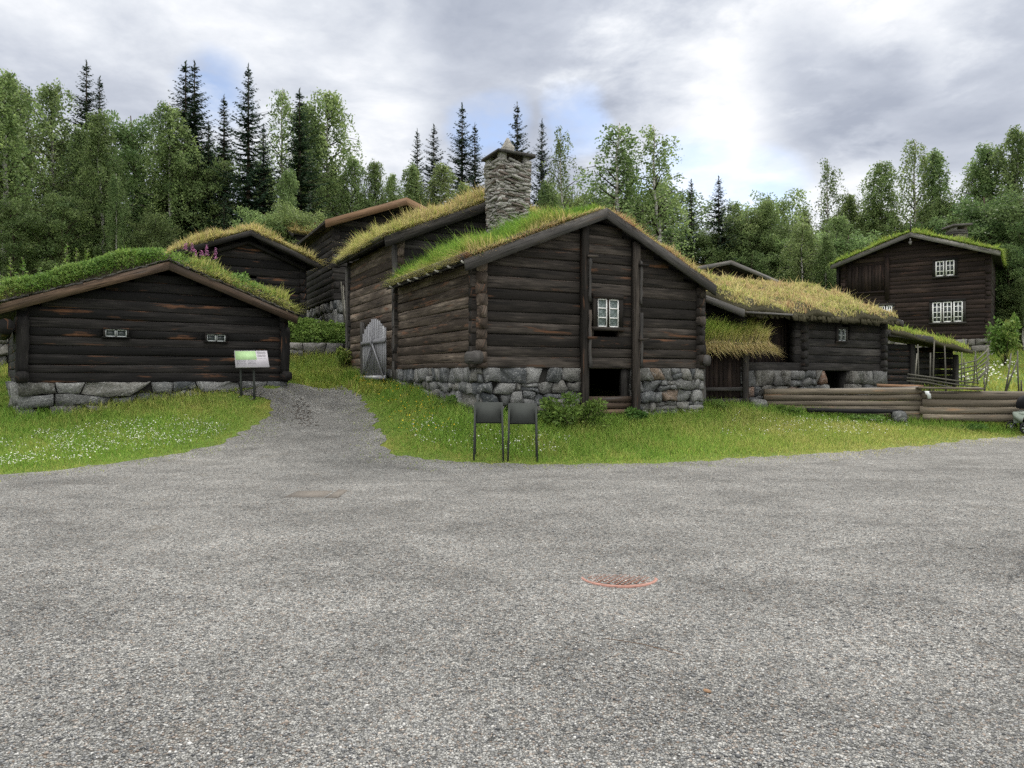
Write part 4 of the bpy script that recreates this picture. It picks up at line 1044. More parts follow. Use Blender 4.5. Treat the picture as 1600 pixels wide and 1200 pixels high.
box_poly(mb, Sat(.1, .68, 0)[:2], dS * (LS - .2), -nS * .12, .6, 2.45); part('wall', mb, 'wood_left', St)
for a, w_ in ((LS * .36, .26), (LS - .05, .16)):
    mb = MB(); mb.board(Sat(a, -.05, .5), Sat(a, -.05, sz(a) - .05), v3(dS) * w_, v3(nS) * .15, jit=.01, nseg=5); part('post', mb, 'wood_dim', St)
mb = MB(); mb.board(Sat(-.2, -.35, 2.98), Sat(LS * .50, -.42, 2.83), UP * .2, v3(nS) * .08, jit=.01, nseg=4); part('eave_beam', mb, 'board_dark', St)
def S_roof():
    r = np.random.default_rng(19); a0, a1, t0, t1 = -.15, LS + .35, -.45, 2.6; aa = np.linspace(a0, a1, 26); tt = np.linspace(t0, t1, 16); AA, TT = np.meshgrid(aa, tt)
    und = lambda a, t: 3.0 - .115 * a + .26 * (t + .45) - .03 * a * (t + .45) * .5
    def top(a, t):
        e = np.clip(np.minimum(np.minimum(a - a0, a1 - a), np.minimum(t - t0, t1 - t)) / .2, 0, 1); return und(a, t) + .05 + .12 * np.sqrt(e) + .03 * np.sin(a * 4 + t * 3)
    pos = lambda a, t, z: np.concatenate([s0 + np.outer(a, dS) - np.outer(t, nS), np.ravel(z)[:, None]], 1)
    Vt = pos(AA.ravel(), TT.ravel(), top(AA, TT)); Vu = pos(AA.ravel(), TT.ravel(), und(AA, TT) - .06); n = len(Vt); ix = np.arange(n).reshape(16, 26)
    q = np.stack([ix[:-1, :-1], ix[:-1, 1:], ix[1:, 1:], ix[1:, :-1]], -1).reshape(-1, 4); rim = np.concatenate([ix[0, :-1], ix[:-1, -1], ix[-1, :0:-1], ix[:0:-1, 0]]); rq = np.stack([rim, rim + n, np.roll(rim, -1) + n, np.roll(rim, -1)], -1)
    Fq = np.concatenate([q, q[:, ::-1] + n, rq]); ro = link('roof', np_mesh('roof', np.concatenate([Vt, Vu]) - LOC[St], Fq.ravel(), np.full(len(Fq), 4), None, True), M['bark_edge'], St)
    N = 9000; a = r.uniform(a0 + .02, a1 - .02, N); t = r.uniform(t0 + .02, t1, N); h = r.uniform(.05, .2, N) * (1 + 1.0 * (r.random(N) < .04)); ln = r.normal(0, .35, (N, 3)) * (1, 1, 0) * h[:, None]
    st = np.clip(.28 + .3 * np.exp(-(t - t0) / .2) + r.normal(0, .1, N), 0, 1.2)
    link('roof_grass', blade_mesh('roof_grass', pos(a, t, top(a, t) - .01), h, .026, ln, st, LOC[St]), M['grass'], ro, kind='stuff')
S_roof()

# ---- two storey house at the right
dRr = unit(np.array([.81, -.59])); PR = XY(1318, 41.0)
Rh = House('two_storey_log_house', 'two storey dark log house with white small-paned windows and turf roof', 'log house', PR, dRr, 6.95, 6.5, 3.45, 7.95, 9.18, .235, 'wood_red')
def Rpx(u, v):
    k = (u - CX) / F_PX; a = (k * PR[1] - PR[0]) / (dRr[0] - k * dRr[1]); Y = PR[1] + a * dRr[1]; return a, CAM - (v - HZ) * Y / F_PX, Y / F_PX
Rh.walls(ht=.12, ext=.14)
Rh.foundation(1, 'stone_pale', cw=.7, ch=.4, seed=71, faces='fr')
def strawR(b, t, r): return np.clip(.36 + r.normal(0, .12, len(b)), 0, 1.2)
Rh.roof(of=.7, ob=.4, os=.5, straw=strawR, dens=260, hgt=(.12, .32), bw=.04, board='board_grey', bh=.24, seed=23, thick=.2, edge_mat='soil')
for (ua, ub, va, vb, n_, rows) in ((1462, 1492, 409, 431, 2, 3), (1457, 1505, 473, 503, 3, 4), (1364, 1395, 479, 505, 3, 4)):
    a0_, z1, k_ = Rpx(ua, va); a1_, z0_, _ = Rpx(ub, vb); 
    Rh.window((a0_ + a1_) / 2, (z0_ + z1) / 2, a1_ - a0_, z1 - z0_, n_, 2, rows, frame='wood_dim', fr=.13, bar=.04, sash=.065, gap=.05, depth=-.15)
a0_, zt_, _ = Rpx(1331, 418); a1_, zb_, _ = Rpx(1383, 455)
mb = MB(); nb = 10
for k in range(nb): a = a0_ + (a1_ - a0_) * (k + .5) / nb; mb.board(Rh.at(a, -.15, zb_), Rh.at(a, -.15, zt_ - .02 * k * 0), v3(dRr) * (a1_ - a0_) / nb * .96, v3(Rh.dL) * .03)
lo_ = part('loft_door', mb, 'wood_red', Rh.th)
mb = MB()
for a in (a0_ - .1, a1_ + .12): mb.board(Rh.at(a, -.17, zb_ - .5 if a > a1_ else zb_), Rh.at(a, -.17, min(zt_ + .5, Rh.roofz(a) - .1)), v3(dRr) * .22, v3(Rh.dL) * .1)
mb.board(Rh.at(a0_ - .1, -.19, zb_ - .04), Rh.at(a1_, -.19, zb_ - .04), UP * .1, v3(Rh.dL) * .1); part('door_frame', mb, 'wood_red', lo_)
mb = MB(); c_ = Rh.at(3.475, -.75, 8.95)
mb.tube([c_, c_ - UP * .18], .03, .05, 8); mb.tube([c_ - UP * .18, c_ - UP * .28, c_ - UP * .36], .09, .03, 8); part('pendant', mb, 'board_grey', Rh.th)
mb = MB(); c_ = Rh.at(3.475, -.6, 9.3); mb.tube([c_, c_ + UP * .75], .05, .015, 6); part('ridge_spike', mb, 'board_dark', Rh.th)
cR = P(1495, 365, 39.5); mb = MB()
for k in range(12):
    z_ = 8.2 + k * .12
    mb.board((cR[0] - .36, cR[1], z_), (cR[0] + .36, cR[1], z_), (0, .8, 0), (0, 0, .115), jit=.02, nseg=2)
cq = part('chimney', mb, 'slate_dark', Rh.th); mb = MB(); mb.board((cR[0] - .50, cR[1], 9.80), (cR[0] + .52, cR[1], 9.86), (0, 1.1, 0), (0, 0, .12)); part('cap_slab', mb, 'slate_dark', cq)
for sa in (-.27, .27):
    mb = MB(); mb.board((cR[0] + sa, cR[1], 9.55), (cR[0] + sa, cR[1], 9.74), (.15, 0, 0), (0, .7, 0)); part('pier', mb, 'slate', cq)
mb = MB(); mb.board(Rh.at(-.28, -.1, 6.6), Rh.at(-.28, -.1, 7.85), v3(dRr) * .14, v3(Rh.dL) * .14); mb.board(Rh.at(-.32, .2, 7.0), Rh.at(-.32, 5, 7.0), UP * 1.6, v3(dRr) * .06); part('gallery', mb, 'wood_dim', Rh.th)

# ---- retaining wall between the houses
rw0, rw1 = XY(436, 24.6), XY(556, 25.4); dW = unit(rw1 - rw0); nWl = np.array([dW[1], -dW[0]]); LW = np.linalg.norm(rw1 - rw0)
rt = thing('stone_wall', 'dry grey stone retaining wall below the bright green nettles', 'stone wall', (*rw0, 1.7))
mb = MB(); masonry(mb, (*rw0, 1.6), v3(dW), v3(nWl), LW, lambda q: 1.55, 2.72, .62, .36, seed=81); so = part('stone_face', mb, 'stone_pale', rt)
mb = MB(); box_poly(mb, rw0 - nWl * .06, dW * LW, -nWl * .5, 1.2, 2.70); part('core', mb, 'mortar', rt)
# a bit of far stone wall left of the cottage
rt2 = thing('stone_wall', 'short stretch of low stone wall at the left edge beside the black cottage', 'stone wall', P(0, 535, 22))
mb = MB(); fo0 = XY(-60, 21.5); masonry(mb, (*fo0, 1.8), (1, .1, 0), (.1, -1, 0), 2.4, lambda q: 1.9, 2.75, .6, .35, seed=83); part('stone_face', mb, 'stone_pale', rt2)
mb = MB(); box_poly(mb, fo0 + (0, .06), np.array([2.4, .24]), np.array([-.05, .5]), 1.4, 2.7); part('core', mb, 'mortar', rt2)
# ------------------------------------------------------------------ fences and small things
def fence(name, label, ua, Ya, ub, Yb, rows, rad, mat, post_us):
    a, b = XY(ua, Ya), XY(ub, Yb); t = thing('log_fence', label, 'fence', (*((a + b) / 2), gzs(*((a + b) / 2))), None)
    for k, v in enumerate(rows):
        mb = MB(); p0, p1 = P(ua - 4 * rng.random(), v[0], Ya), P(ub, v[1], Yb)
        mb.log(p0, p1, rad * rng.uniform(.93, 1.07), rad * rng.uniform(.9, 1.0), pz=.9, pt=.9, wob=.014, step=.35, taper=rng.normal(0, .08)); part('rail', mb, mat, t)
    for u in post_us:
        f = (u - ua) / (ub - ua); Y = Ya + (Yb - Ya) * f + .20; mb = MB(); q = P(u, rows[0][0] - 3, Y); mb.log((q[0], q[1], gzs(q[0], q[1]) - .2), q, .09, .09, rnd=.4); part('post', mb, mat, t)
    return t
fence('log_fence', 'low grey fence of stacked logs with thin plank on top near the porch', 1196, 19.6, 1438, 19.3, [(612.5, 610), (621.5, 620), (631, 629.5), (640, 637.5), (648, 645.5), (654, 653)], .090, 'fence_log', (1215, 1330, 1428))
fence('log_fence', 'thick grey fence of stacked round logs running out behind the black stroller', 1440, 19.27, 1720, 19.3, [(617.8, 617.8), (629.2, 629.0), (640.6, 640.6), (652, 652.5)], .120, 'fence_log', (1446, 1530, 1620))
pk = thing('plank', 'long pale plank lying along the top of the left log fence', 'plank', P(1300, 606, 19.6))
mb = MB(); mb.board(P(1195, 609.5, 19.68), P(1437, 605.5, 19.48), UP * .035, (0, .16, 0), jit=.006, nseg=8); part('board', mb, 'board_grey', pk)
pk = thing('plank', 'short orange-brown plank lying behind the top of the left log fence', 'plank', P(1400, 603, 19.8))
mb = MB(); mb.board(P(1371, 602.3, 19.9), P(1442, 604.2, 19.8), UP * .08, (0, .06, 0), jit=.006, nseg=4); part('board', mb, 'board_warm', pk)
pk = thing('plank', 'pinkish brown plank lying on top of the thick log fence', 'plank', P(1480, 606, 19.2))
mb = MB(); mb.board(P(1434, 605.8, 19.15), P(1535, 607.5, 19.2), UP * .05, (0, .18, 0), jit=.006, nseg=4); part('board', mb, 'fence_log', pk)
pk = thing('plank', 'wet black plank leaning low against the front of the left log fence', 'plank', P(1340, 642, 19.1))
mb = MB(); mb.board(P(1262, 640.5, 19.0), P(1409, 643.2, 19.0), UP * .10, (0, .14, 0), jit=.006, nseg=6); part('board', mb, 'board_black', pk)
nt_ = thing('paper_notice', 'torn white paper notice fixed to the end of the thick log fence', 'notice', P(1449, 616, 18.95))
mb = MB(); c_ = P(1449, 617, 18.95)
mb.prism(np.array([c_ + (-.07, 0, .10), c_ + (-.05, -.01, .02), c_ + (.0, -.01, -.02), c_ + (.01, 0, -.10), c_ + (.10, 0, -.10), c_ + (.09, -.01, .02), c_ + (.05, 0, .06), c_ + (.05, 0, .10)])[::-1], (0, .006, 0)); part('sheet', mb, 'paper', nt_)
def rock(name, label, loc, size, seed, mat='stone'):
    r = np.random.default_rng(seed); t = thing(name, label, 'rock', loc); mb = MB(); n1, n2 = 9, 7; V = []
    for i in range(n2):
        ph = (i / (n2 - 1) - .5) * math.pi
        for j in range(n1):
            th = j / n1 * 6.283; c = np.array([math.cos(ph) * math.cos(th), math.cos(ph) * math.sin(th), math.sin(ph)]); c = np.sign(c) * np.abs(c) ** .32
            V.append(np.asarray(loc) + c * np.array(size) * (1 + r.normal(0, .09)))
    mb.add(V, [(i * n1 + j, i * n1 + (j + 1) % n1, (i + 1) * n1 + (j + 1) % n1, (i + 1) * n1 + j) for i in range(n2 - 1) for j in range(n1)], (0, 0, r.random() * .8)); part('stone_block', mb, mat, t)
rock('stone', 'squared grey stone block on the grass at the foot of the left fence end', P(1404, 651, 18.95), (.17, .13, .15), 4)
rock('stone', 'grey slanting stone at the foot of the porch corner by the fence', P(1186, 634, 19.3), (.22, .16, .17), 5)
# wattle and pole fences on the right
def poles(label, stakes, rails, loc):
    t = thing('pole_fence', label, 'fence', loc)
    for (p0, p1) in stakes:
        mb = MB(); mb.tube([p0, (p0 + p1) / 2 + rng.normal(0, .012, 3), p1], .026, .018, 6); part('stake', mb, 'pole', t)
    for pts in rails:
        mb = MB(); pts = np.array(pts); mb.tube(pts + rng.normal(0, .015, pts.shape), .030, .022, 6); part('rail', mb, 'pole', t)
st_ = [(P(u, 606, 27.5), P(u + d, v, 27.5)) for u, d, v in ((1485, -1, 556), (1490, 2, 566), (1502, 1, 549), (1508, -2, 560), (1521, 2, 556), (1528, -4, 548), (1541, 3, 541), (1536, 5, 566))]
poles('grey split-pole fence climbing in a curve past the two storey house', st_, [[P(1480, v0, 27.6), P(1504, v0 - 5, 27.6), P(1526, v0 - 11, 27.4), P(1546, v0 - 28, 27.4)] for v0 in (574, 581, 588, 595, 601, 606)], P(1510, 606, 27.5))
st_ = [(P(u, 612, 22.2), P(u + d, v, 22.2)) for u, d, v in ((1431, 2, 552), (1435, -1, 538), (1453, 1, 551), (1458, 2, 532), (1478, -2, 540))]
poles('grey stakes with low sagging rails standing just behind the log fence', st_, [[P(1418, v0, 22.1), P(1450, v0 + 4, 22.1), P(1490, v0 + 10, 22.2), P(1530, v0 + 15, 22.3)] for v0 in (585, 590, 595)], P(1450, 606, 22.2))
st_ = [(P(1571, 612, 22), P(1580, 552, 22)), (P(1572, 612, 22), P(1590, 562, 22)), (P(1592, 612, 22), P(1590, 548, 22)), (P(1538, 612, 21), P(1537, 590, 21)), (P(1596, 612, 20.5), P(1595.5, 594, 20.5))]
poles('crossed green-grey stakes standing in the meadow behind the stroller', st_, [], P(1580, 606, 22))
for u_, w_, v_ in ((1409, .12, 594), (1457, .20, 590), (1518, .12, 590)):
    pass

# two dark sign frames, seen from behind
def stand(u, Y, label):
    t = thing('info_stand', label, 'sign stand', P(u, 722, Y), 'dark info stands on the lawn'); x0 = P(u, 700, Y)[0]; zg = gzs(x0, Y); w = .515
    mb = MB(); mb.board((x0 - w / 2, Y, zg + .89), (x0 + w / 2, Y, zg + .89), (0, .10, .36), (0, .014, -.004)); part('panel', mb, 'metal_dark', t)
    for sx in (-1, 1):
        for y0, y1, zt in ((-.03, -.05, 1.06), (.36, .04, .76)):
            mb = MB(); q0 = np.array([x0 + sx * (w / 2 + .012), Y + y0, zg - .08]); q1 = np.array([x0 + sx * (w / 2 - .012), Y + y1, zg + zt]); mb.board(q0, q1, (.035, 0, 0), (0, .035, 0)); part('leg', mb, 'metal_dark', t)
    mb = MB(); mb.board((x0 - w / 2, Y + .02, zg + .70), (x0 + w / 2, Y + .02, zg + .70), (0, .03, 0), (0, 0, .03)); part('crossbar', mb, 'metal_dark', t)
stand(763.5, 12.98, 'dark metal info stand nearer the path, with its blank back panel to the yard')
stand(816.5, 13.0, 'dark metal info stand nearer the cellar opening, with its blank back panel to the yard')

# tilted information board by the cottage
ib = P(392, 604, 17.6); zg = gzs(ib[0], ib[1]); tb = thing('information_board', 'tilted pale information board on two thin posts before the black cottage', 'sign', (ib[0], ib[1], zg))
pa, pb = P(368, 574, 17.45), P(421, 573, 17.55); ta, tb_ = P(366, 548, 17.75), P(417, 548, 17.85); pn = np.array([pa, pb, tb_, ta]); nn = unit(np.cross(pb - pa, ta - pa))
mb = MB(); mb.prism(pn, -nn * .03); pp = part('panel', mb, 'sign_grey', tb)
def onp(f, g, o=.004): return pa * (1 - f) * (1 - g) + pb * f * (1 - g) + tb_ * f * g + ta * (1 - f) * g + nn * o
mb = MB(); mb.prism(np.array([onp(.02, .44), onp(.66, .44), onp(.64, .97), onp(.02, .97)]), -nn * .003); part('map', mb, 'sign_green', pp)
mb = MB()
for k in range(9):
    for f0, f1 in ((.05, .34), (.38, .64), (.69, .96)):
        g = .40 - k * .035 if f0 < .6 else .92 - k * .05
        if k % 4 != 3: mb.prism(np.array([onp(f0, g), onp(f1 - .05 * rng.random(), g), onp(f1 - .05 * rng.random(), g + .016), onp(f0, g + .016)]), -nn * .003)
part('text_lines', mb, 'print_grey', pp)
for u in (378, 398.5):
    q = P(u, 604, 17.75); mb = MB(); mb.board((q[0], 17.72, gzs(q[0], 17.7) - .1), (q[0], 17.66, P(u, 562, 17.7)[2]), (.045, 0, 0), (0, .045, 0)); part('post', mb, 'metal_dark', tb)

# stroller at the right edge
so_ = P(1590, 663, 18.75); zg = gzs(so_[0], so_[1]); sx, sy = so_[0], so_[1]
S = thing('stroller', 'black stroller with pale sage fabric parked before the log fence', 'stroller', (sx + .4, sy, zg))
def wheel(x, y, r):
    mb = MB(); mb.ring((x, y, zg + r), (0, 1, 0), r - .022, .024, 22, 8); w = part('wheel', mb, 'rubber', S)
    mb = MB(); mb.disc((x, y - .012, zg + r), (0, 1, 0), .035, .024, 12)
    for k in range(6):
        a = k / 6 * 6.283; mb.tube([(x, y, zg + r), (x + math.cos(a) * (r - .03), y, zg + r + math.sin(a) * (r - .03))], .008, .008, 5)
    part('rim', mb, 'grey_paint', w)
for x, r in ((sx + .02, .15), (sx + .66, .17)):
    for y in (-.26, .26): wheel(x, sy + y, r)
mb = MB()
for y in (-.24, .24):
    mb.tube([(sx + .02, sy + y, zg + .16), (sx + .28, sy + y, zg + .5), (sx + .55, sy + y, zg + .78), (sx + .86, sy + y, zg + 1.02)], .014, .013, 7); mb.tube([(sx + .66, sy + y, zg + .17), (sx + .42, sy + y, zg + .45), (sx + .2, sy + y, zg + .60)], .013, .012, 7)
mb.tube([(sx + .86, sy - .24, zg + 1.02), (sx + .88, sy, zg + 1.03), (sx + .86, sy + .24, zg + 1.02)], .016, .016, 8); part('frame', mb, 'metal_dark', S)
mb = MB(); mb.prism(np.array([(sx + .06, sy - .22, zg + .46), (sx + .38, sy - .22, zg + .40), (sx + .62, sy - .22, zg + .95), (sx + .52, sy - .22, zg + 1.0), (sx + .30, sy - .22, zg + .56), (sx + .08, sy - .22, zg + .56)]), (0, .44, 0)); part('seat', mb, 'cloth_black', S)
mb = MB(); V = []; n1 = 9
for i in range(n1):
    a = R(200) - R(130) * i / (n1 - 1)
    for j in range(7):
        y = -.23 + .46 * j / 6; rr = .30 * (1 - .12 * abs(j - 3) / 3); V.append((sx + .38 + math.cos(a) * rr, sy + y, zg + .74 + math.sin(a) * rr))
mb.add(V, [(i * 7 + j, i * 7 + j + 1, (i + 1) * 7 + j + 1, (i + 1) * 7 + j) for i in range(n1 - 1) for j in range(6)], (0, 0, .5)); part('canopy', mb, 'cloth_black', S)
mb = MB(); V = []
for i in range(10):
    f = i / 9
    for j in range(6):
        y = -.2 + .4 * j / 5; V.append((sx - .05 + .10 * math.sin(f * 5 + j) * .4 + .02 * j * 0 + (.1 - .08 * math.sin(f * 3.1)), sy - .02 + y, zg + .56 - .30 * f))
mb.add(V, [(i * 6 + j, i * 6 + j + 1, (i + 1) * 6 + j + 1, (i + 1) * 6 + j) for i in range(9) for j in range(5)], (0, 0, .5))
mb.board((sx + .02, sy, zg + .50), (sx + .24, sy, zg + .56), (0, .4, 0), (0, 0, .08), jit=.012, nseg=4); part('blanket', mb, 'cloth_sage', S)
mb = MB(); mb.prism(np.array([(sx + .2, sy - .2, zg + .16), (sx + .6, sy - .2, zg + .16), (sx + .64, sy - .2, zg + .34), (sx + .18, sy - .2, zg + .34)]), (0, .4, 0)); part('basket', mb, 'cloth_black', S)

# manhole cover and a drain plate in the gravel
mc = hit(966, 903.5); Mh = thing('manhole_cover', 'round rusty red manhole cover half buried in the grey gravel', 'manhole cover', mc)
mb = MB(); c0 = mc + (0, 0, .008); V = []; n1 = 48
for r_, z_ in ((.315, -.012), (.31, .004), (.285, .006), (.283, -.01)):
    for j in range(n1): a = j / n1 * 6.283; V.append(c0 + (math.cos(a) * r_, math.sin(a) * r_, z_ - math.sin(a) * .012))
mb.add(V, [(i * n1 + j, i * n1 + (j + 1) % n1, (i + 1) * n1 + (j + 1) % n1, (i + 1) * n1 + j) for i in range(3) for j in range(n1)], (0, 0, .5)); part('ring_frame', mb, 'rust', Mh)
mb = MB(); mb.disc(c0 + (0, 0, -.008), (0, 0, 1), .269, .010, 40); part('gravel_filling', mb, 'gravel', Mh)
mb = MB()
for i in range(-6, 7):
    for j in range(-6, 7):
        x, y = i * .042 + (j % 2) * .021, j * .038
        if x * x + y * y < .235 ** 2: mb.board(c0 + (x - .012, y, .003 - y * .03), c0 + (x + .012, y, .003 - y * .03), (0, .014, 0), (0, 0, .008))
mb.ring(c0 + (0, 0, -.002), (0, .03, 1), .252, .006, 40, 5); part('lid', mb, 'rust_dark', Mh)
q = [hit(u, v) for u, v in ((443, 779), (505, 779), (521, 769), (466, 769))]; dp = thing('drain_plate', 'flat reddish drain plate showing through the gravel below the path', 'drain cover', q[0])
mb = MB(); mb.prism(np.array(q) + (0, 0, .004), (0, 0, .011)); part('plate', mb, 'plate_brown', dp)
q = [hit(u, v) for u, v in ((508, 780), (528, 780), (543, 768), (530, 767))]; mb = MB(); mb.prism(np.array(q) + (0, 0, .006), (0, 0, .014)); part('wooden_strip', mb, 'plate_brown', dp)

# ------------------------------------------------------------------ loose stones on the gravel
def stones(name, x, y, s, tint, mat, zoff=.0):
    n = len(x); base = np.array([(1, 0, 0), (.3, .95, 0), (-.8, .6, .1), (-.8, -.6, 0), (.3, -.95, -.1), (.1, .1, .75), (-.1, 0, -.7)]); V = np.repeat(base[None], n, 0) * (1 + rng.normal(0, .17, (n, 7, 1)))
    a = rng.random(n) * 6.283; c, sn = np.cos(a)[:, None], np.sin(a)[:, None]; V = np.stack([V[..., 0] * c - V[..., 1] * sn, V[..., 0] * sn + V[..., 1] * c, V[..., 2] * .75], -1) * s[:, None, None]
    V += np.stack([x, y, gz(x, y) + .012 + s * .12 + zoff], 1)[:, None]
    f = np.array([(i, (i + 1) % 5, 5) for i in range(5)] + [((i + 1) % 5, i, 6) for i in range(5)]).ravel()
    L = (np.arange(n)[:, None] * 7 + f).ravel(); G = np.repeat(np.stack([tint, rng.random(n), rng.random(n)], 1), 7, 0)
    return link(name, np_mesh(name, V.reshape(-1, 3), L, np.full(n * 10, 3), G), mat, kind='stuff')
m_, nt2, out2 = new_mat('loose_gravel_stone'); t_ = NT(nt2); a_, b_, c_ = grain_xyz(t_)
t_.bsdf(out2, t_.mix(t_.ramp(b_, [(.88, 0.0), (.9, .5)]), t_.ramp(a_, [(0, (.05, .052, .056)), (.35, (.14, .142, .145)), (.7, (.26, .26, .255)), (1, (.50, .49, .47))]), (.24, .17, .12)), .85, None, .25)
N = 90000; yy = 2.6 + 9.5 * rng.random(N) ** 1.25; xx = (rng.random(N) * 2 - 1) * yy * .78; k = sdf(xx, yy) > .05
k &= ((xx - mc[0]) ** 2 + (yy - mc[1]) ** 2 > .33 ** 2) | (rng.random(N) < .97); xx, yy = xx[k], yy[k]
stones('loose_gravel', xx, yy, rng.uniform(.0035, .0085, len(xx)) * (1 + .7 * (rng.random(len(xx)) < .04)), rng.beta(1.6, 1.9, len(xx)), m_)
N = 150; f = rng.random(N); ra, rb = hit(476, 668), hit(472, 626); xx = ra[0] + (rb[0] - ra[0]) * f + rng.normal(0, .16, N); yy = ra[1] + (rb[1] - ra[1]) * f
stones('rut_rubble', xx, yy, rng.uniform(.010, .032, N), rng.random(N) * .5, M['plate_brown'], .008)
N = 60; xx = rng.uniform(*sorted((hit(355, 613)[0], hit(415, 613)[0])), N); yy = hit(385, 613)[1] + rng.normal(0, .18, N); stones('scattered_stones', xx, yy, rng.uniform(.012, .035, N), rng.random(N), M['stone_pale'], .02)
tg = hit(918, 752); 
# tiny things lying in the gravel
for nm, lb, u, v, r_ in (('leaf', 'single yellow leaf lying on the foreground gravel', 1105, 1089, .022),):
    p = hit(u, v); t = thing(nm, lb, 'leaf', p); mb = MB(); mb.disc(p + (0, 0, .022), (.2, -.3, 1), r_, .002, 9, ry=r_ * .6); part('leaf_blade', mb, M['board_warm'], t)
p0, p1 = hit(945, 1008), hit(1068, 1032); t = thing('straw', 'long pale straw lying across the foreground gravel', 'straw', p0); mb = MB(); mb.tube([p0 + (0, 0, .03), (p0 + p1) / 2 + (0, .02, .035), p1 + (0, 0, .028)], .0022, .002, 5); part('stalk', mb, 'board_warm', t)

# ------------------------------------------------------------------ lawn
FOOT = []
for h_ in (A, Dh, Lh, Bh, Ch, Rh, Hh, Gh): FOOT.append(np.array([h_.at(-.05, -.05, 0)[:2], h_.at(h_.W + .05, -.05, 0)[:2], h_.at(h_.W + .05, h_.D, 0)[:2], h_.at(-.05, h_.D, 0)[:2]]))
FOOT.append(np.array([Eat(0, 0, 0)[:2], Eat(Ew, 0, 0)[:2], Eat(Ew, Ed, 0)[:2], Eat(0, Ed, 0)[:2]]))
FOOT.append(np.array([rw0, rw1, rw1 - nWl * .5, rw0 - nWl * .5]))
def inside(x, y, pl):
    c = np.ones(len(x), bool); s = 0
    for i in range(len(pl)):
        a, b = pl[i], pl[(i + 1) % len(pl)]; cr = (b[0] - a[0]) * (y - a[1]) - (b[1] - a[1]) * (x - a[0]); c &= cr >= 0
    return c
def seg_dist(x, y, a, b):
    q = np.stack([x, y], 1); ab = b - a; t = np.clip(((q - a) @ ab) / (ab @ ab), 0, 1); return np.linalg.norm(q - a - t[:, None] * ab, axis=1)
WALLS = [(A.at(-.1, -.15, 0)[:2], A.at(6.6, -.15, 0)[:2]), (A.at(-.1, 0, 0)[:2], Dh.at(-.1, 5, 0)[:2]), (Lh.at(0, -.1, 0)[:2], Lh.at(3.5, -.1, 0)[:2]), (XY(1110, 19), XY(1300, 19.4)), (XY(1300, 19.3), XY(1640, 19.0)), (rw0, rw1)]
def fields(x, y):
    g = -sdf(x, y); d = np.min([seg_dist(x, y, np.asarray(a), np.asarray(b)) for a, b in WALLS], axis=0); d1 = np.min([seg_dist(x, y, np.asarray(a), np.asarray(b)) for a, b in WALLS[:2]], axis=0)
    return g, d, d1
def lawn(name, N, yr, seed, far):
    r = np.random.default_rng(seed); y = yr[0] + (yr[1] - yr[0]) * r.random(N) ** (.9 if not far else 1.2); x = (r.random(N) * 2 - 1) * (y * .76 + .5)
    k = sdf(x, y) < .9 * r.random(N) ** 5 - .25 * r.random(N) ** 3; x, y = x[k], y[k]
    for f in FOOT:
        k = ~inside(x, y, f); x, y = x[k], y[k]
    g, d, d1 = fields(x, y); n = len(x); z = gz(x, y)
    patch = np.sin(x * 1.7 + 2 * np.sin(y * .9)) * np.sin(y * 1.9 + x * .6) * .5 + .5; p2 = np.sin(x * 5.1 + 3 * np.sin(y * 2.7)) * np.sin(y * 4.3) * .5 + .5
    if far:
        h = r.uniform(.10, .30, n); w = .035; st = .30 + .22 * patch + r.normal(0, .1, n)
    else:
        tall = sm(g, .25, 1.6) * (np.exp(-d1 / 1.5) * 1.0 + .12) + .8 * np.exp(-d / .35); mid = ((x > -5) & (x < 5.5)) * sm(g, .3, 1.5) * .35
        h = (.045 + .05 * sm(g, 0, .8) + .17 * np.clip(tall + mid * patch, 0, 1)) * r.uniform(.6, 1.3, n); w = .014
        dry = (x < -5.5) * sm(y - (14.2 - x * .13), 0, .8) * .30 * np.exp(-d / 1.2); right = sm(x, 2, 7) * .20 * (y < 18.5)
        st = .27 + .24 * patch * p2 + dry + right + .18 * np.exp(-np.maximum(g, 0) / .25) + r.normal(0, .09, n) + .2 * (r.random(n) < .06) - .10 * np.exp(-d / .5)
    ln = r.normal(0, .38, (n, 3)) * (1, 1, 0) * h[:, None]
    link(name, blade_mesh(name, np.stack([x, y, z - .01], 1), h, w * r.uniform(.7, 1.4, n), ln, np.clip(st, 0, 1.3)), M['grass'], kind='stuff')
lawn('lawn_grass', 330000, (10.6, 25), 31, False)
lawn('meadow_grass', 60000, (19.5, 44), 32, True)
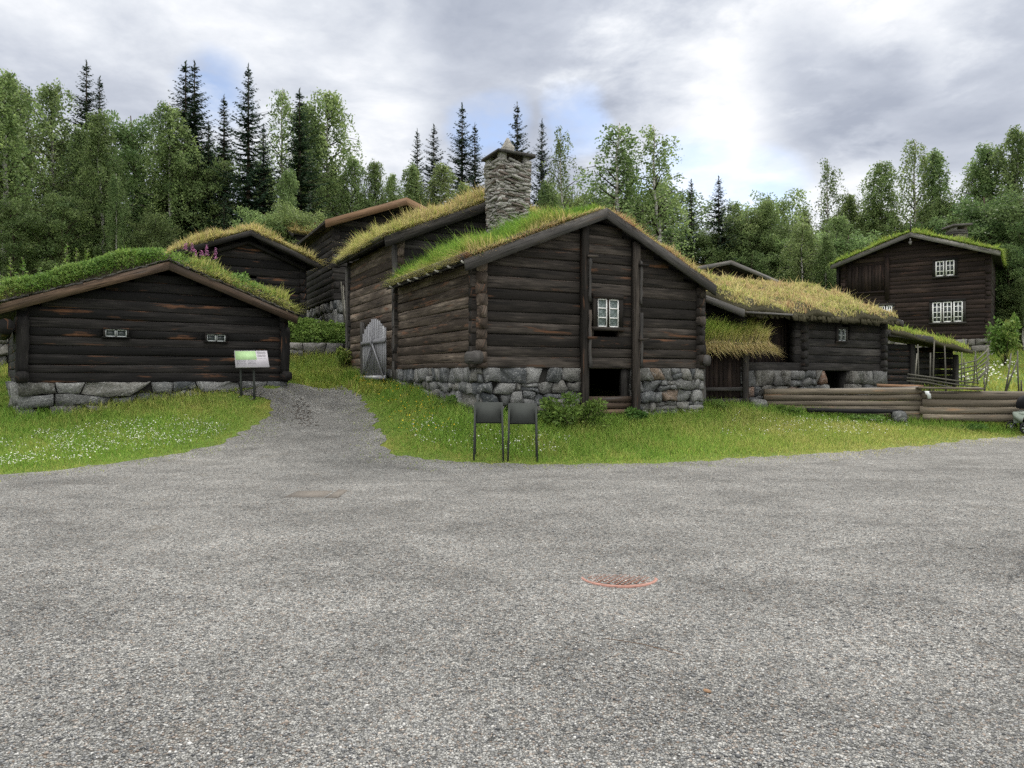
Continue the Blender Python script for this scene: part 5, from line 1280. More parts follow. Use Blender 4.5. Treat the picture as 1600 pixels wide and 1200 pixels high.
def flowers(name, N, uv, hr, size, tint, seed, thr=.45, stem=False):
    r = np.random.default_rng(seed); c = np.array([hit(u, v)[:2] for u, v in uv]); lo, hi = c.min(0), c.max(0); x = r.uniform(lo[0], hi[0], N); y = r.uniform(lo[1], hi[1], N)
    f = np.sin(x * 1.9 + np.sin(y * 2.2) * 2) * np.sin(y * 2.6 + x) * .5 + .5 + r.normal(0, .22, N) - .25 * (np.sin(x * 4.1 + y) * np.sin(y * 5.3) > .2); ok = np.zeros(N, bool)
    for i in range(1, len(c) - 1):
        t = np.array([c[0], c[i], c[i + 1]]); ok |= inside(x, y, t) | inside(x, y, t[::-1])
    k = ok & (f > thr) & (sdf(x, y) < -.2)
    for fp in FOOT: k &= ~inside(x, y, fp)
    x, y = x[k], y[k]; n = len(x); h = r.uniform(*hr, n); ce = np.stack([x, y, gz(x, y) + h], 1)
    a = r.random(n) * 6.28; s = r.uniform(.7, 1.3, n) * size; A1 = np.stack([np.cos(a) * s, np.sin(a) * s, r.normal(0, .3, n) * s], 1); B1 = np.stack([-np.sin(a) * s, np.cos(a) * s, np.full(n, .0) + r.normal(0, .3, n) * s], 1)
    C2 = np.concatenate([ce, ce]); A2 = np.concatenate([A1, np.stack([np.cos(a) * s * .8, np.sin(a) * s * .8, 0 * s], 1)]); B2 = np.concatenate([B1, np.stack([0 * s, 0 * s, s * .8], 1)])
    link(name, quad_mesh(name, C2, A2, B2, np.full(2 * n, tint), np.concatenate([r.random(n)] * 2)), M['petal'], kind='stuff')
flowers('white_clover', 3400, [(-20, 738), (120, 722), (250, 706), (345, 690), (360, 668), (300, 655), (150, 668), (-20, 690)], (.07, .13), .011, 0.0, 41, .42)
flowers('white_clover', 520, [(640, 700), (760, 715), (880, 715), (900, 690), (760, 675), (640, 665)], (.09, .22), .013, 0.0, 42, .35)
flowers('white_clover', 900, [(1120, 690), (1420, 684), (1420, 664), (1150, 650)], (.08, .2), .014, 0.0, 43, .4)
flowers('buttercups', 1100, [(548, 606), (600, 690), (720, 700), (700, 650), (640, 612), (575, 595)], (.16, .34), .016, .6, 44, .3)
flowers('white_meadow_flowers', 500, [(1488, 606), (1590, 606), (1590, 575), (1500, 580)], (.25, .4), .045, 0.0, 45, .45)

# ------------------------------------------------------------------ herbs and shrubs
def leaf_cloud(c, n, rad, size, r, up=.25, droop=.2):
    v = r.normal(0, 1, (n, 3)); v = unit(v) * (r.random((n, 1)) ** .45) * np.asarray(rad); d = unit(unit(v) + r.normal(0, .7, (n, 3)) + (0, 0, up)); a = d * (size * r.uniform(.6, 1.3, n))[:, None]
    s = unit(np.cross(d, r.normal(0, 1, (n, 3)))); return np.asarray(c) + v, a, s * (np.linalg.norm(a, axis=1) * .48)[:, None]
def shrub(label, loc, W, H, n, size, seed, tint=(.3, .8), name='shrub', cat='shrub', mat='herb', clumps=9):
    r = np.random.default_rng(seed); loc = np.asarray(loc, float); t = thing(name, label, cat, loc); Cs = []; mb = MB()
    for k in range(clumps):
        a = r.random() * 6.28; q = r.random() ** .6; c = loc + (math.cos(a) * W * .36 * q, math.sin(a) * W * .30 * q, H * r.uniform(.25, .82) * (1 - .25 * q)); sz = r.uniform(.6, 1.1)
        C_, A_, B_ = leaf_cloud(c, n // clumps, (W * .24 * sz, W * .22 * sz, H * .24 * sz), size, r); tn = np.clip(r.uniform(*tint) + r.normal(0, .15, len(C_)), 0, 1.2); Cs.append((C_, A_, B_, tn)); mb.tube([loc - (0, 0, .05), (loc + c) / 2 + r.normal(0, .05, 3), c], .014, .005, 5)
    k = [np.concatenate(q) for q in zip(*Cs)]
    link('leaves', quad_mesh('leaves', *k[:3], k[3], r.random(len(k[0])), LOC[t]), M[mat], t); part('stems', mb, 'bark', t); return t
def gnd(u, Y): q = XY(u, Y); return np.array([q[0], q[1], gzs(*q)])
shrub('bushy green shrub growing in front of the cellar opening', gnd(893, 15.5), 1.6, 1.05, 3000, .045, 1, (.15, .8), clumps=15)
shrub('low dark green bush at the foot of the cellar door jamb', gnd(992, 16.6), .75, .5, 1300, .045, 2, (.0, .45), clumps=6)
shrub('small green weed clump under the left wall stones near the path', gnd(700, 16.2), .8, .45, 900, .05, 3, (.1, .5), clumps=6)
shrub('tall pale green shrub by the right corner of the two storey house', P(1570, 570, 33.5), 1.6, 2.9, 1500, .10, 4, (.4, 1.0), clumps=12)
shrub('pale flowering weed against the retaining wall beside the gate house', gnd(535, 24.4) + (0, 0, .1), .8, .9, 700, .06, 5, (.6, 1.1), clumps=5)
for i, (u, Y, w, h, lb) in enumerate(((1125, 18.6, .7, .45, 'weeds along the foot of the little plank porch'), (1235, 19.0, .9, .4, 'thin weeds at the left end of the log fence'), (1345, 18.9, 1.1, .28, 'dark weeds under the wet black plank'), (1510, 18.8, 1.0, .2, 'low weeds at the foot of the thick log fence'))):
    shrub('green ' + lb, gnd(u, Y), w, h, 700, .035, 60 + i, (.1, .7), 'weed_clump', 'weeds', clumps=7)
# nettles on top of the retaining wall: nobody could count them
r = np.random.default_rng(6); N = 340; Cs = []
for k in range(N):
    f = r.random(); t_ = r.random() * 2.3; q = rw0 + dW * LW * (f * .97 + .02) - nWl * (.12 + t_); z0_ = max(gzs(*q), 2.6); h_ = r.uniform(.35, .72) * (1 - .22 * f)
    for m in range(5):
        C_, A_, B_ = leaf_cloud((q[0] + r.normal(0, .03), q[1] + r.normal(0, .03), z0_ + h_ * (m + 1) / 5), 7, (.13, .13, .05), .062, r, -.1); Cs.append((C_, A_, B_, np.clip(.35 + .1 * m + r.normal(0, .12, 7), 0, 1)))
k = [np.concatenate(q) for q in zip(*Cs)]; link('nettles', quad_mesh('nettles', *k[:3], k[3], r.random(len(k[0]))), M['herb'], kind='stuff')
# plants on the cottage roof
def tall_herb(name, label, cat, p, H, pink, seed, lean=(0, 0), group=None):
    r = np.random.default_rng(seed); t = thing(name, label, cat, p, group); p = np.asarray(p, float); mb = MB(); tip = p + (lean[0], lean[1], H); mb.tube([p - (0, 0, .05), (p + tip) / 2, tip], .009, .004, 5); part('stem', mb, M['board_dark'] if pink else M['wood_grey'], t)
    n = 46; f = r.random(n) * (.62 if pink else .97); c = p + (tip - p) * f[:, None]; a = r.random(n) * 6.28; d = unit(np.stack([np.cos(a), np.sin(a), .55 + 0 * a], 1)); s = .10 * (1 - .75 * f); link('leaves', quad_mesh('leaves', c + d * s[:, None], d * s[:, None], np.cross(d, UP) * .022, np.clip(.6 + r.normal(0, .15, n), 0, 1), r.random(n), LOC[t]), M['herb'], t)
    if pink:
        n = 46; f = .60 + .40 * r.random(n); c = p + (tip - p) * f[:, None]; a = r.random(n) * 6.28; d = unit(np.stack([np.cos(a), np.sin(a), .1 + 0 * a], 1)); s = .030 * (1.15 - f) * 2.0 + .008; link('blossom', quad_mesh('blossom', c + d * s[:, None], d * s[:, None] * 1.0, np.cross(d, UP) * (s * .8)[:, None], np.full(n, 1.3), r.random(n), LOC[t]), M['petal'], t)
for i, (u, H, lb) in enumerate(((289, .50, 'leftmost of the pink fireweeds on the cottage ridge'), (304, .52, 'second pink fireweed from the left on the cottage roof'), (312, .46, 'third pink fireweed from the left on the cottage roof'), (318, .40, 'short pink fireweed in the middle of the roof clump'), (329, .62, 'tall pink fireweed right of the roof clump'), (342, .66, 'rightmost tall pink fireweed on the cottage roof slope'))):
    b, _ = Lpx(u, 400); p = Lh.roof_point(b - Lh.W / 2 + .03, .25 + .15 * (i % 3)); tall_herb('fireweed', lb, 'fireweed', p, H * 1.2, True, 100 + i, (rng.normal(0, .03), 0), 'fireweeds on the cottage roof')
for i, (u, H) in enumerate(((6, .42), (20, .62), (31, .40), (39, .55), (47, .35), (72, .34), (92, .36), (112, .50), (118, .72), (126, .42), (148, .40), (210, .26))):
    b, _ = Lpx(u, 420); p = Lh.roof_point(b - Lh.W / 2, .9 + .5 * (i % 3)); tall_herb('roof_herb', 'tall %s herb on the mossy cottage roof slope, %s from the roof corner' % (('leafy green', 'grey-green')[i % 2], ('first', 'second', 'third', 'fourth', 'fifth', 'sixth', 'seventh', 'eighth', 'ninth', 'tenth', 'eleventh', 'twelfth')[i]), 'herb', p, H * 1.3, False, 130 + i, (0, 0), 'herbs on the cottage roof')
r = np.random.default_rng(77); Cs = []
for k in range(26):
    b = r.uniform(.75, 2.0); p = Lh.roof_point(b, r.uniform(-.2, 1)); C_, A_, B_ = leaf_cloud(p + (0, 0, .14), 34, (.14, .14, .16), .035, r); Cs.append((C_, A_, B_, np.clip(.5 + r.normal(0, .2, 34), 0, 1)))
for k in range(760):
    b = r.uniform(-3.3, -.1) if k % 9 else r.uniform(-.1, 2.6); p = Lh.roof_point(b, r.uniform(-.35, -.05) if k % 2 else r.uniform(-.2, 2.6)); C_, A_, B_ = leaf_cloud(p + (0, 0, .05), 26, (.16, .16, .11), .030, r, .4); Cs.append((C_, A_, B_, np.clip(.70 + r.normal(0, .2, 26) + .2 * math.sin(b * 4 + 3 * p[1]), 0, .95)))
k = [np.concatenate(q) for q in zip(*Cs)]; ro_ = [c for c in Lh.th.children if c.name.startswith('roof')][0]
link('roof_stonecrop', quad_mesh('roof_stonecrop', *k[:3], k[3], r.random(len(k[0])), LOC[Lh.th]), M['herb'], ro_, kind='stuff')
# ------------------------------------------------------------------ trees
def limb_tubes(mb, pts, r0, r1, ns=4): mb.tube(pts, r0, r1, ns, .5)
def make_birch(seed, H=12.0, spread=2.3, limbs=60, strands=14, leaves=19, lo=.2, leaf=.072, sparse=1.0, droop=1.0):
    r = np.random.default_rng(seed); mb = MB(); nT = 12; tr = [np.array([0, 0, -.6])]
    off = np.zeros(3)
    for i in range(1, nT + 1): off = off + (*r.normal(0, .055, 2), 0); tr.append(np.array([off[0], off[1], H * .97 * i / nT]))
    tr = np.array(tr); mb.tube(tr, .15, .012, 8, .5)
    def tp(f): q = np.clip(f, 0, .999) * nT; i = int(q); return tr[i] + (tr[i + 1] - tr[i]) * (q - i)
    Cs = []; az = r.random() * 6
    for k in range(limbs):
        f = lo + (.98 - lo) * ((k + r.random()) / limbs); az += 2.4 + r.normal(0, .35); prof = (1 - f) ** .62 * min(1, (f - lo + .12) / .3) ** .5 + .05
        Ln = spread * prof * r.uniform(.45, 1.3) * 1.25; el = R(r.uniform(22, 66)); d = np.array([math.cos(az) * math.cos(el), math.sin(az) * math.cos(el), math.sin(el)])
        p0 = tp(f); p1 = p0 + d * Ln * .6; p2 = p1 + np.array([d[0], d[1], d[2] * .25 - .25 * droop]) * Ln * .5; mb.tube([p0, p1, p2], .018 * Ln + .008, .006, 4, 0.0)
        for s in range(strands):
            if r.random() > sparse: continue
            q = r.uniform(.25, 1.0); b = p0 + (p1 - p0) * min(1, q / .6) if q < .6 else p1 + (p2 - p1) * (q - .6) / .4
            b = b + r.normal(0, .12, 3); sl = r.uniform(.35, 1.5) * droop * (.55 + .6 * prof + .15); n = max(4, int(leaves * r.uniform(.6, 1.3))); t = r.random(n)
            sw = np.array([d[0], d[1], 0]) * .35 + r.normal(0, .18, 3); c = b + np.outer(t, sw * sl + np.array([0, 0, -sl])) + r.normal(0, .075, (n, 3))
            dd = unit(r.normal(0, .7, (n, 3)) + (0, 0, -.7)); a = dd * (leaf * r.uniform(.6, 1.25, n))[:, None]; sd = unit(np.cross(dd, r.normal(0, 1, (n, 3)))) * (np.linalg.norm(a, axis=1) * .55)[:, None]
            Cs.append((c, a, sd, np.clip(r.normal(.66, .16) + r.normal(0, .12, n), 0, 1.4), r.random(n)))
    k = [np.concatenate(q) for q in zip(*Cs)]; return mb.mesh('trunk', 0, True), quad_mesh('crown', *k), H, 'birch_bark', 'leaf'
def make_broad(seed, H=10.0, spread=3.2, limbs=56, clumps=5, leaves=60, lo=.12, leaf=.092, flat=.8, tint=.45):
    r = np.random.default_rng(seed); mb = MB(); tr = np.array([(0, 0, -.6), (.05, 0, H * .25), (r.normal(0, .2), r.normal(0, .2), H * .55), (r.normal(0, .3), r.normal(0, .3), H * .93)]); mb.tube(tr, .2, .03, 8, .5); Cs = []; az = 0
    for k in range(limbs):
        f = lo + (1 - lo) * ((k + r.random()) / limbs); az += 2.4 + r.normal(0, .4); prof = math.sqrt(max(.03, 1 - ((f - .48) / .55) ** 2)); Ln = spread * prof * r.uniform(.6, 1.15); el = R(r.uniform(5, 50)); d = np.array([math.cos(az) * math.cos(el), math.sin(az) * math.cos(el), math.sin(el)])
        q = f * 3 * .93; i = min(2, int(q)); p0 = tr[i] + (tr[i + 1] - tr[i]) * (q - i); p0 = p0 * (1, 1, 1); p0[2] = H * f * .86; p1 = p0 + d * Ln; limb_tubes(mb, [p0 - (0, 0, .3), (p0 + p1) / 2 + (0, 0, .1), p1], .03, .008)
        for s in range(clumps):
            c = p0 + (p1 - p0) * r.uniform(.35, 1.05) + r.normal(0, .3, 3); C_, A_, B_ = leaf_cloud(c, leaves, (.55, .55, .38), leaf, r, -.1); tn = np.clip(r.normal(tint, .18) + r.normal(0, .1, leaves), 0, 1.4); Cs.append((C_, A_, B_, tn, r.random(leaves)))
    k = [np.concatenate(q) for q in zip(*Cs)]; return mb.mesh('trunk', 0, True), quad_mesh('crown', *k), H, 'bark', 'leaf'
def make_spruce(seed, H=15.0, Rm=2.8, step=.36, lo=.06, thin=1.0):
    r = np.random.default_rng(seed); mb = MB(); mb.tube([(0, 0, -.6), (0, 0, H * .5), (0, 0, H)], .19, .012, 7, .5); Cs = []; z = H * lo
    while z < H - .12:
        f = z / H; L0 = Rm * (1 - f) ** .85 * (1.0 if f > .15 else .8) + .07; nb = 7 if f < .85 else 5; L0 *= r.uniform(.82, 1.12); a0 = r.random() * 6.28
        for k in range(nb):
            if r.random() > thin: continue
            a = a0 + k / nb * 6.28 + r.normal(0, .16); L = L0 * r.uniform(.55, 1.15); dr = .50 - .85 * f + r.normal(0, .07); n = max(4, int(L / .075)); zk = z; z += r.normal(0, .10); t = (np.arange(n) + r.random(n)) / n; hd = np.array([math.cos(a), math.sin(a), 0])
            zz = -dr * L * t + .34 * L * t ** 2.4; c = np.outer(t * L, hd) + np.stack([0 * t, 0 * t, z + zz], 1)
            if r.random() < .55: mb.tube([(0, 0, z), c[-1]], .016, .005, 3, .5)
            z = zk
            for m in range(3):
                sd = np.array([-hd[1], hd[0], 0]); d = unit(hd * .75 + sd * (m - 1) * .85 + np.array([0, 0, -.45 if m == 1 else -.30]) + r.normal(0, .16, (n, 3))); ln = (.13 + .09 * L) * (1.05 - .55 * t) * r.uniform(.6, 1.25, n); A_ = d * (ln * .62)[:, None]; B_ = unit(np.cross(d, (r.normal(0, .4, (n, 3)) + UP))) * (ln * .17 + .008)[:, None]
                Cs.append((c + A_ * .8, A_, B_, np.clip(.35 + .35 * t + r.normal(0, .14, n), 0, 1.4) * 1.2, r.random(n)))
        z += step * r.uniform(.75, 1.2) * (1 - .35 * f)
    n = 14; t = r.random(n); Cs.append((np.stack([0 * t, 0 * t, H - .55 + .6 * t], 1), np.stack([r.normal(0, .05, n), r.normal(0, .05, n), .15 + 0 * t], 1), np.stack([.03 + 0 * t, r.normal(0, .02, n), 0 * t], 1), .6 + 0 * t, r.random(n)))
    k = [np.concatenate(q) for q in zip(*Cs)]; return mb.mesh('trunk', 0, True), quad_mesh('crown', *k), H, 'bark', 'needle'
TV = {'birch': [make_birch(1), make_birch(2, spread=2.0, lo=.33, sparse=.85), make_birch(3, spread=2.7, limbs=62, sparse=.85), make_birch(4, spread=2.3, lo=.12, limbs=72, strands=14)],
      'airy': [make_birch(11, spread=2.4, limbs=46, strands=12, leaves=17, sparse=.72, lo=.15, droop=1.25), make_birch(12, spread=2.1, limbs=42, strands=11, leaves=17, sparse=.72, lo=.15, droop=1.35)],
      'spruce': [make_spruce(21), make_spruce(22, Rm=2.4), make_spruce(23, Rm=3.1, thin=.85)],
      'broad': [make_broad(31), make_broad(32, spread=3.6, tint=.55), make_broad(33, H=9, spread=3.0, lo=.04, tint=.35)],
      'bright': [make_broad(41, H=8, spread=3.2, lo=.03, tint=.9)]}
NAMES = {'birch': ('birch_tree', 'birch'), 'airy': ('birch_tree', 'birch'), 'spruce': ('spruce_tree', 'spruce'), 'broad': ('leafy_tree', 'tree'), 'bright': ('leafy_bush', 'bush')}
for kd in TV:
    for tm in TV[kd]:
        tm[0].materials.append(M[tm[3]]); tm[1].materials.append(M[tm[4]])
TC = {}
def tree(kind, u, v, Y, wf, label, group=None, base=None):
    """top of the crown seen at pixel u,v, standing Y metres away"""
    i = TC.get(kind, 0); TC[kind] = i + 1; trunk, crown, H, _, _ = TV[kind][i % len(TV[kind])]
    q = XY(u, Y); zg = gzs(*q) if base is None else base; h = P(u, v, Y)[2] - zg; s = h / H
    t = thing(NAMES[kind][0], label, NAMES[kind][1], (q[0], q[1], zg), group, rng.random() * 6.28); ws = s * wf; t.scale = (ws, ws, s)
    for nm, me in (('trunk', trunk), ('crown', crown)):
        o = bpy.data.objects.new(nm, me); COL.objects.link(o); o.parent = t
LW_ = 'wood on the left hillside'
T = [  # left hill
 ('birch', 4, 95, 37, 1.25, 'tallest birch at the left edge of the photo, behind the cottage'), ('birch', 30, 122, 40, 1.2, 'hanging pale birch next to the tallest one at the left edge'), ('birch', 82, 118, 43, 1.1, 'birch with nodding top just left of the first dark spruce'),
 ('spruce', 135, 96, 42, 1.15, 'dark pointed spruce, the first from the left above the cottage roof'), ('spruce', 156, 122, 43, 1.1, 'lower dark spruce close behind the first pointed one'), ('birch', 162, 168, 38, 1.0, 'pale slim birch with white trunk in front of the first spruces'),
 ('broad', 212, 162, 42, .8, 'round-topped leafy tree between the slim birch and the double spruce'), ('birch', 268, 150, 40, 1.2, 'broad pale birch just left of the thick double-topped spruce'), ('spruce', 290, 96, 42, 1.3, 'thick dark spruce with two tops above the small store, its left top'), ('spruce', 304, 97, 43, 1.3, 'thick dark spruce with two tops above the small store, its right top'),
 ('spruce', 350, 150, 43, 1.25, 'dim spruce lower between the two tall pointed spruces'), ('spruce', 388, 101, 41, 1.15, 'tall narrow spruce standing alone in the middle of the left wood'), ('airy', 433, 124, 47, 1.0, 'airy birch right of the tall narrow spruce'), ('spruce', 468, 140, 42, 1.4, 'wide dark spruce behind the tall storehouse'), ('birch', 490, 150, 46, 1.1, 'birch mixed into the wide dark spruce above the tall storehouse'), ('birch', 515, 130, 48, 1.1, 'last tall weeping birch at the right end of the left wood'),
 ('birch', 441, 255, 38.5, .95, 'small bright birch standing before the dark spruces above the tiny gable'), ('bright', 415, 322, 36.5, .9, 'bright green bush left of the tiny gable roof'), ('bright', 462, 315, 37, .95, 'bright green bush over the tiny gable roof'), ('spruce', 350, 306, 38, 1.1, 'young spruce behind the small store roof'), ('broad', 300, 235, 41, .9, 'pine-dark tree over the small store roof'), ('broad', 95, 290, 36, .9, 'dark leafy tree low behind the cottage roof, under the birches'), ('broad', 20, 300, 35, 1.0, 'dark leafy tree low at the left edge, under the birches'), ('birch', 183, 265, 36, .75, 'young slim birch with bare white stem behind the cottage'), ('broad', 240, 330, 37, .9, 'low dark tree just left of the small store roof'),
 ('birch', 120, 190, 39, .9, 'middle-height birch before the first dark spruce'), ('spruce', 326, 190, 41.5, 1.1, 'dark spruce standing before the dim lower spruce'), ('spruce', 412, 195, 42, 1.1, 'dark spruce tucked against the right side of the tall narrow one'),
 # middle
 ('birch', 551, 237, 46, 1.0, 'young birch just right of the left wood, over the fresh bargeboard'), ('birch', 582, 238, 46, .95, 'second young birch over the peak of the fresh bargeboard'), ('birch', 611, 262, 48, .9, 'thin young birch between the fresh bargeboard and the straw roof'), ('spruce', 652, 203, 56, 1.1, 'first of two short spruces left of the chimney'), ('spruce', 678, 195, 56, 1.15, 'second of two short spruces left of the chimney'), ('birch', 641, 247, 47, 1.1, 'rounded birch in front of the first short spruce'), ('birch', 690, 247, 47, 1.15, 'rounded birch in front of the second short spruce'),
 ('spruce', 722, 163, 54, 1.2, 'tall ragged spruce left of the chimney top'), ('spruce', 742, 193, 54, 1.2, 'shorter spruce pressed against the tall ragged one by the chimney'), ('birch', 735, 278, 46, 1.0, 'birch low behind the straw roof beside the chimney'), ('spruce', 808, 160, 55, 1.1, 'spruce rising straight behind the chimney cap'), ('spruce', 847, 187, 55, .9, 'slender spruce just right of the chimney'), ('airy', 880, 190, 50, .95, 'drooping birch between the slender spruce and the large airy birch'), ('birch', 858, 275, 47, 1.0, 'low birch at the right foot of the chimney'), ('birch', 910, 300, 48, .9, 'low birch behind the bright turf right of the chimney'),
 ('airy', 958, 178, 44, 1.7, 'large airy birch above the gable peak, its left stem'), ('airy', 1028, 182, 44, 1.45, 'large airy birch above the gable peak, its right leaning stem'), ('airy', 990, 225, 45, 1.6, 'thin lower birch filling the gap in the large airy birch'),
 ('spruce', 1080, 282, 52, 1.3, 'left one of the two dark spruces right of the gable'), ('spruce', 1123, 276, 52, 1.35, 'right one of the two dark spruces right of the gable'), ('broad', 1052, 345, 52, .9, 'bushy tree at the foot of the left dark spruce'), ('broad', 1100, 350, 52, 1.0, 'bushy tree between the feet of the two dark spruces'),
 # right wood
 ('broad', 1205, 297, 58, 1.1, 'dark domed tree right of the two dark spruces'), ('broad', 1165, 330, 58, 1.0, 'dark leafy tree close right of the two spruces'), ('airy', 1297, 237, 56, .95, 'thin ragged birch with bare top branches in the right wood'), ('birch', 1255, 342, 47, 1.35, 'pale drooping birch above the brown straw roof'), ('birch', 1332, 290, 55, 1.2, 'birch right of the thin ragged one'), ('birch', 1375, 243, 54, 1.2, 'tall birch left of the tallest weeping one in the right wood'), ('airy', 1433, 205, 54, 1.0, 'tallest weeping birch straight above the two storey house'), ('birch', 1455, 224, 55, 1.15, 'birch close behind the tallest weeping one'), ('birch', 1525, 250, 52, 1.2, 'birch behind the right roof end of the two storey house'), ('birch', 1562, 212, 50, 1.2, 'tall birch near the right edge'), ('birch', 1592, 186, 48, 1.1, 'tallest birch at the right edge'), ('broad', 1545, 292, 46, 1.25, 'big bright leafy tree right of the two storey house'), ('broad', 1600, 290, 43, 1.2, 'big leafy tree cut by the right edge'), ('broad', 1575, 370, 42, 1.0, 'dense leafy tree beside the right wall of the two storey house'), ('birch', 1600, 430, 40, 1.2, 'low dense birch at the right edge over the meadow'), ('birch', 1310, 330, 50, 1.2, 'drooping birch behind the left roof end of the two storey house'), ('birch', 1290, 360, 46, 1.1, 'low drooping birch left of the two storey house'), ('birch', 1470, 300, 53, 1.2, 'birch over the ridge of the two storey house')]
for a in T: tree(*a)
EXTRA = {'left': ('dark tree standing in the shade deep inside the left wood', 'dark trees deep in the left wood'), 'mid': ('low tree in the far row behind the turf roofs', 'low trees in the far middle row'), 'right': ('green tree deep inside the right wood', 'green trees deep in the right wood')}
r = np.random.default_rng(50)
for side, n, us, vs, Ys, kinds in (('left', 10, (-60, 560), (195, 300), (47, 58), ('broad', 'birch', 'spruce')), ('mid', 20, (560, 1060), (275, 330), (58, 70), ('birch', 'broad')), ('right', 34, (1120, 1680), (300, 380), (50, 68), ('broad', 'birch', 'birch'))):
    for k in range(n):
        u = us[0] + (us[1] - us[0]) * (k + r.random()) / n; tree(kinds[k % len(kinds)], u, r.uniform(*vs), r.uniform(*Ys), r.uniform(1.05, 1.4), EXTRA[side][0], EXTRA[side][1])
for k in range(6):
    u = -40 + 300 * (k + r.random()) / 6; tree('broad', u, r.uniform(350, 385), r.uniform(38, 50), 1.5, 'low dark undergrowth tree just behind the cottage roof', 'low dark trees behind the cottage')
for k in range(9):
    u = 1110 + 220 * (k + r.random()) / 9; tree('broad', u, r.uniform(355, 410), r.uniform(48, 55), 1.3, 'low leafy tree in the hollow between the brown roof and the two storey house', 'low trees in the hollow')
for k in range(6):
    u = 1555 + 90 * (k + r.random()) / 6; tree('broad', u, r.uniform(440, 500), r.uniform(40, 44), 1.2, 'low leafy tree closing the meadow at the right edge', 'low trees closing the meadow')

# ------------------------------------------------------------------ sky, sun, camera
SUN_EL, SUN_AZ = R(44), R(28)     # azimuth measured from +Y towards +X
W = bpy.data.worlds.new('World'); SC.world = W; W.use_nodes = True; nt = W.node_tree; nt.nodes.clear(); t = NT(nt)
out = nt.nodes.new('ShaderNodeOutputWorld'); bg = t.n('Background'); bg.inputs['Strength'].default_value = .1; t.l(bg.outputs[0], out.inputs[0])
sky = t.n('TexSky', sky_type='NISHITA', sun_disc=False, sun_elevation=SUN_EL, sun_rotation=SUN_AZ)
tc = t.n('TexCoord').outputs['Generated']; sp = t.n('SeparateXYZ'); t.l(tc, sp.inputs[0])
zz = t.math('ADD', t.math('MAXIMUM', sp.outputs[2], 0.0), .16)
cl = t.comb(t.math('DIVIDE', sp.outputs[0], zz), t.math('DIVIDE', sp.outputs[1], zz), 0.0)
clw = t.vmath('ADD', cl, t.vmath('MULTIPLY', t.noise(cl, 1.6, 3, .5, 0, 1), (.18, .18, 0)).outputs[0]).outputs[0]
n1 = t.noise(clw, .85, 8, .55, .15); n2 = t.noise(t.vmath('ADD', clw, (4.3, 1.7, 0)).outputs[0], 2.1, 8, .60, .1)
def pdir(u, v): d = np.array([(u - CX) / F_PX, 1, (HZ - v) / F_PX]); return tuple(d / np.linalg.norm(d))
def blob(u, v, r0, r1, amp=.006):
    d = t.vmath('DOT_PRODUCT', tc, pdir(u, v)).outputs['Value']
    d = t.math('ADD', d, t.math('MULTIPLY', t.math('SUBTRACT', n2, .5), amp))
    mr = t.n('MapRange', interpolation_type='SMOOTHSTEP'); t.l(d, mr.inputs[0]); mr.inputs[1].default_value = math.cos(R(r0)); mr.inputs[2].default_value = math.cos(R(r1)); return mr.outputs[0]
n3 = t.noise(clw, 5.5, 6, .6, .2)
br = t.math('ADD', t.math('ADD', t.math('MULTIPLY', n1, .50), t.math('MULTIPLY', n2, .48)), t.math('MULTIPLY', n3, .22))
lift = t.math('MULTIPLY', blob(1350, 120, 22, 2, .06), .12)
lift = t.math('ADD', lift, t.math('MULTIPLY', blob(1080, 195, 10, 1, .05), .15)); lift = t.math('ADD', lift, t.math('MULTIPLY', blob(1390, 30, 7, 1, .02), .16)); lift = t.math('ADD', lift, t.math('MULTIPLY', blob(470, 60, 13, 2, .03), .10))
lift = t.math('SUBTRACT', lift, t.math('MULTIPLY', blob(900, 70, 15, 2, .04), .17)); lift = t.math('SUBTRACT', lift, t.math('MULTIPLY', blob(1290, 140, 7, 1, .03), .22)); lift = t.math('SUBTRACT', lift, t.math('MULTIPLY', blob(1500, 120, 9, 1, .03), .16))
br = t.math('ADD', br, lift)
cc = t.ramp(br, [(.42, (3.7, 4.05, 4.85)), (.55, (5.2, 5.55, 6.3)), (.66, (6.9, 7.2, 7.75)), (.80, (9.6, 9.65, 9.8))])
hole = None
for u, v, a, b in ((338, 138, 1.9, .2), (748, 212, 1.7, .1), (778, 206, 1.8, .1), (890, 197, 1.5, .1), (915, 192, 1.6, .1), (1070, 268, 2.2, .2), (1100, 275, 2.2, .2), (1190, 305, 2.4, .3), (1040, 320, 2.4, .3)):
    q = blob(u, v, a * 1.7, b, .005); hole = q if hole is None else t.math('MAXIMUM', hole, q)
hole = t.math('MULTIPLY', hole, t.ramp(t.math('ADD', t.math('MULTIPLY', n2, .7), t.math('MULTIPLY', n3, .3)), [(.44, 1.0), (.60, .35)]))
hole = t.math('MAXIMUM', hole, t.ramp(n1, [(.22, 1.0), (.29, 0.0)]))
skyb = t.mix(1.0, sky.outputs[0], (1.0, 1.12, 1.30), 'MULTIPLY')
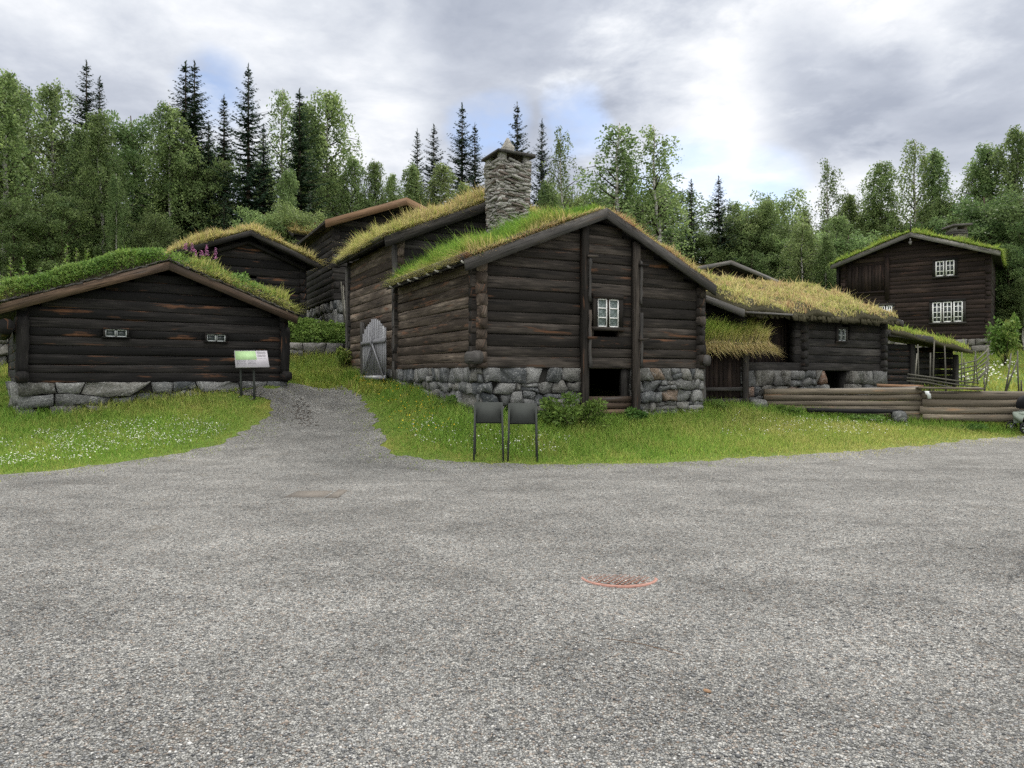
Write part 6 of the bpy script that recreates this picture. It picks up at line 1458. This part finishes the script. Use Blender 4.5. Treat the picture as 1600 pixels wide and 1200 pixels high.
def sstep(x, a, b):
    mr = t.n('MapRange', interpolation_type='SMOOTHSTEP'); t.l(x, mr.inputs[0]); mr.inputs[1].default_value = a; mr.inputs[2].default_value = b; return mr.outputs[0]
# overcast dome: unseen cloud at the zenith and behind the camera brightened to light facades
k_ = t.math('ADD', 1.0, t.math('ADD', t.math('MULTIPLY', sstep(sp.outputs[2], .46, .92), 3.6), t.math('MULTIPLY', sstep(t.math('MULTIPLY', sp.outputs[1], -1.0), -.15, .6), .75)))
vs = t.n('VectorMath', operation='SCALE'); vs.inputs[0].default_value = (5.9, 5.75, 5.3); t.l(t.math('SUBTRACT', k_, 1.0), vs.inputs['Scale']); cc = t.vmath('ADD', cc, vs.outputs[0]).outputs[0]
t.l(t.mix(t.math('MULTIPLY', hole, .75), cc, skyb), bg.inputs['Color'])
for nd in nt.nodes:
    if nd.bl_idname == 'ShaderNodeMix': nd.clamp_result = False; nd.clamp_factor = True
sl_ = bpy.data.lights.new('sun', 'SUN'); sl_.energy = 3.0; sl_.angle = R(16); sl_.color = (1, .95, .88)
so_ = bpy.data.objects.new('sun', sl_); COL.objects.link(so_)
sd_ = Vector((math.sin(SUN_AZ) * math.cos(SUN_EL), math.cos(SUN_AZ) * math.cos(SUN_EL), math.sin(SUN_EL))); so_.rotation_euler = sd_.to_track_quat('Z', 'Y').to_euler(); so_.location = (0, 0, 50)
cam = bpy.data.cameras.new('camera'); cam.sensor_width = 36; cam.lens = 36 * F_PX / 1600; cam.shift_y = -(600 - HZ) / 1600; cam.clip_end = 3000; cam.clip_start = .05
co = bpy.data.objects.new('camera', cam); COL.objects.link(co); co.location = (0, 0, CAM); co.rotation_euler = (R(90), 0, 0); SC.camera = co
SC.view_settings.view_transform = 'Standard'; SC.view_settings.look = 'None'; SC.view_settings.exposure = .24; SC.view_settings.gamma = 1
SC.cycles.max_bounces = 8; SC.cycles.diffuse_bounces = 3; SC.cycles.transmission_bounces = 4; SC.cycles.transparent_max_bounces = 8
SC.cycles.use_denoising = False; SC.cycles.sample_clamp_indirect = 4; SC.cycles.sample_clamp_direct = 8
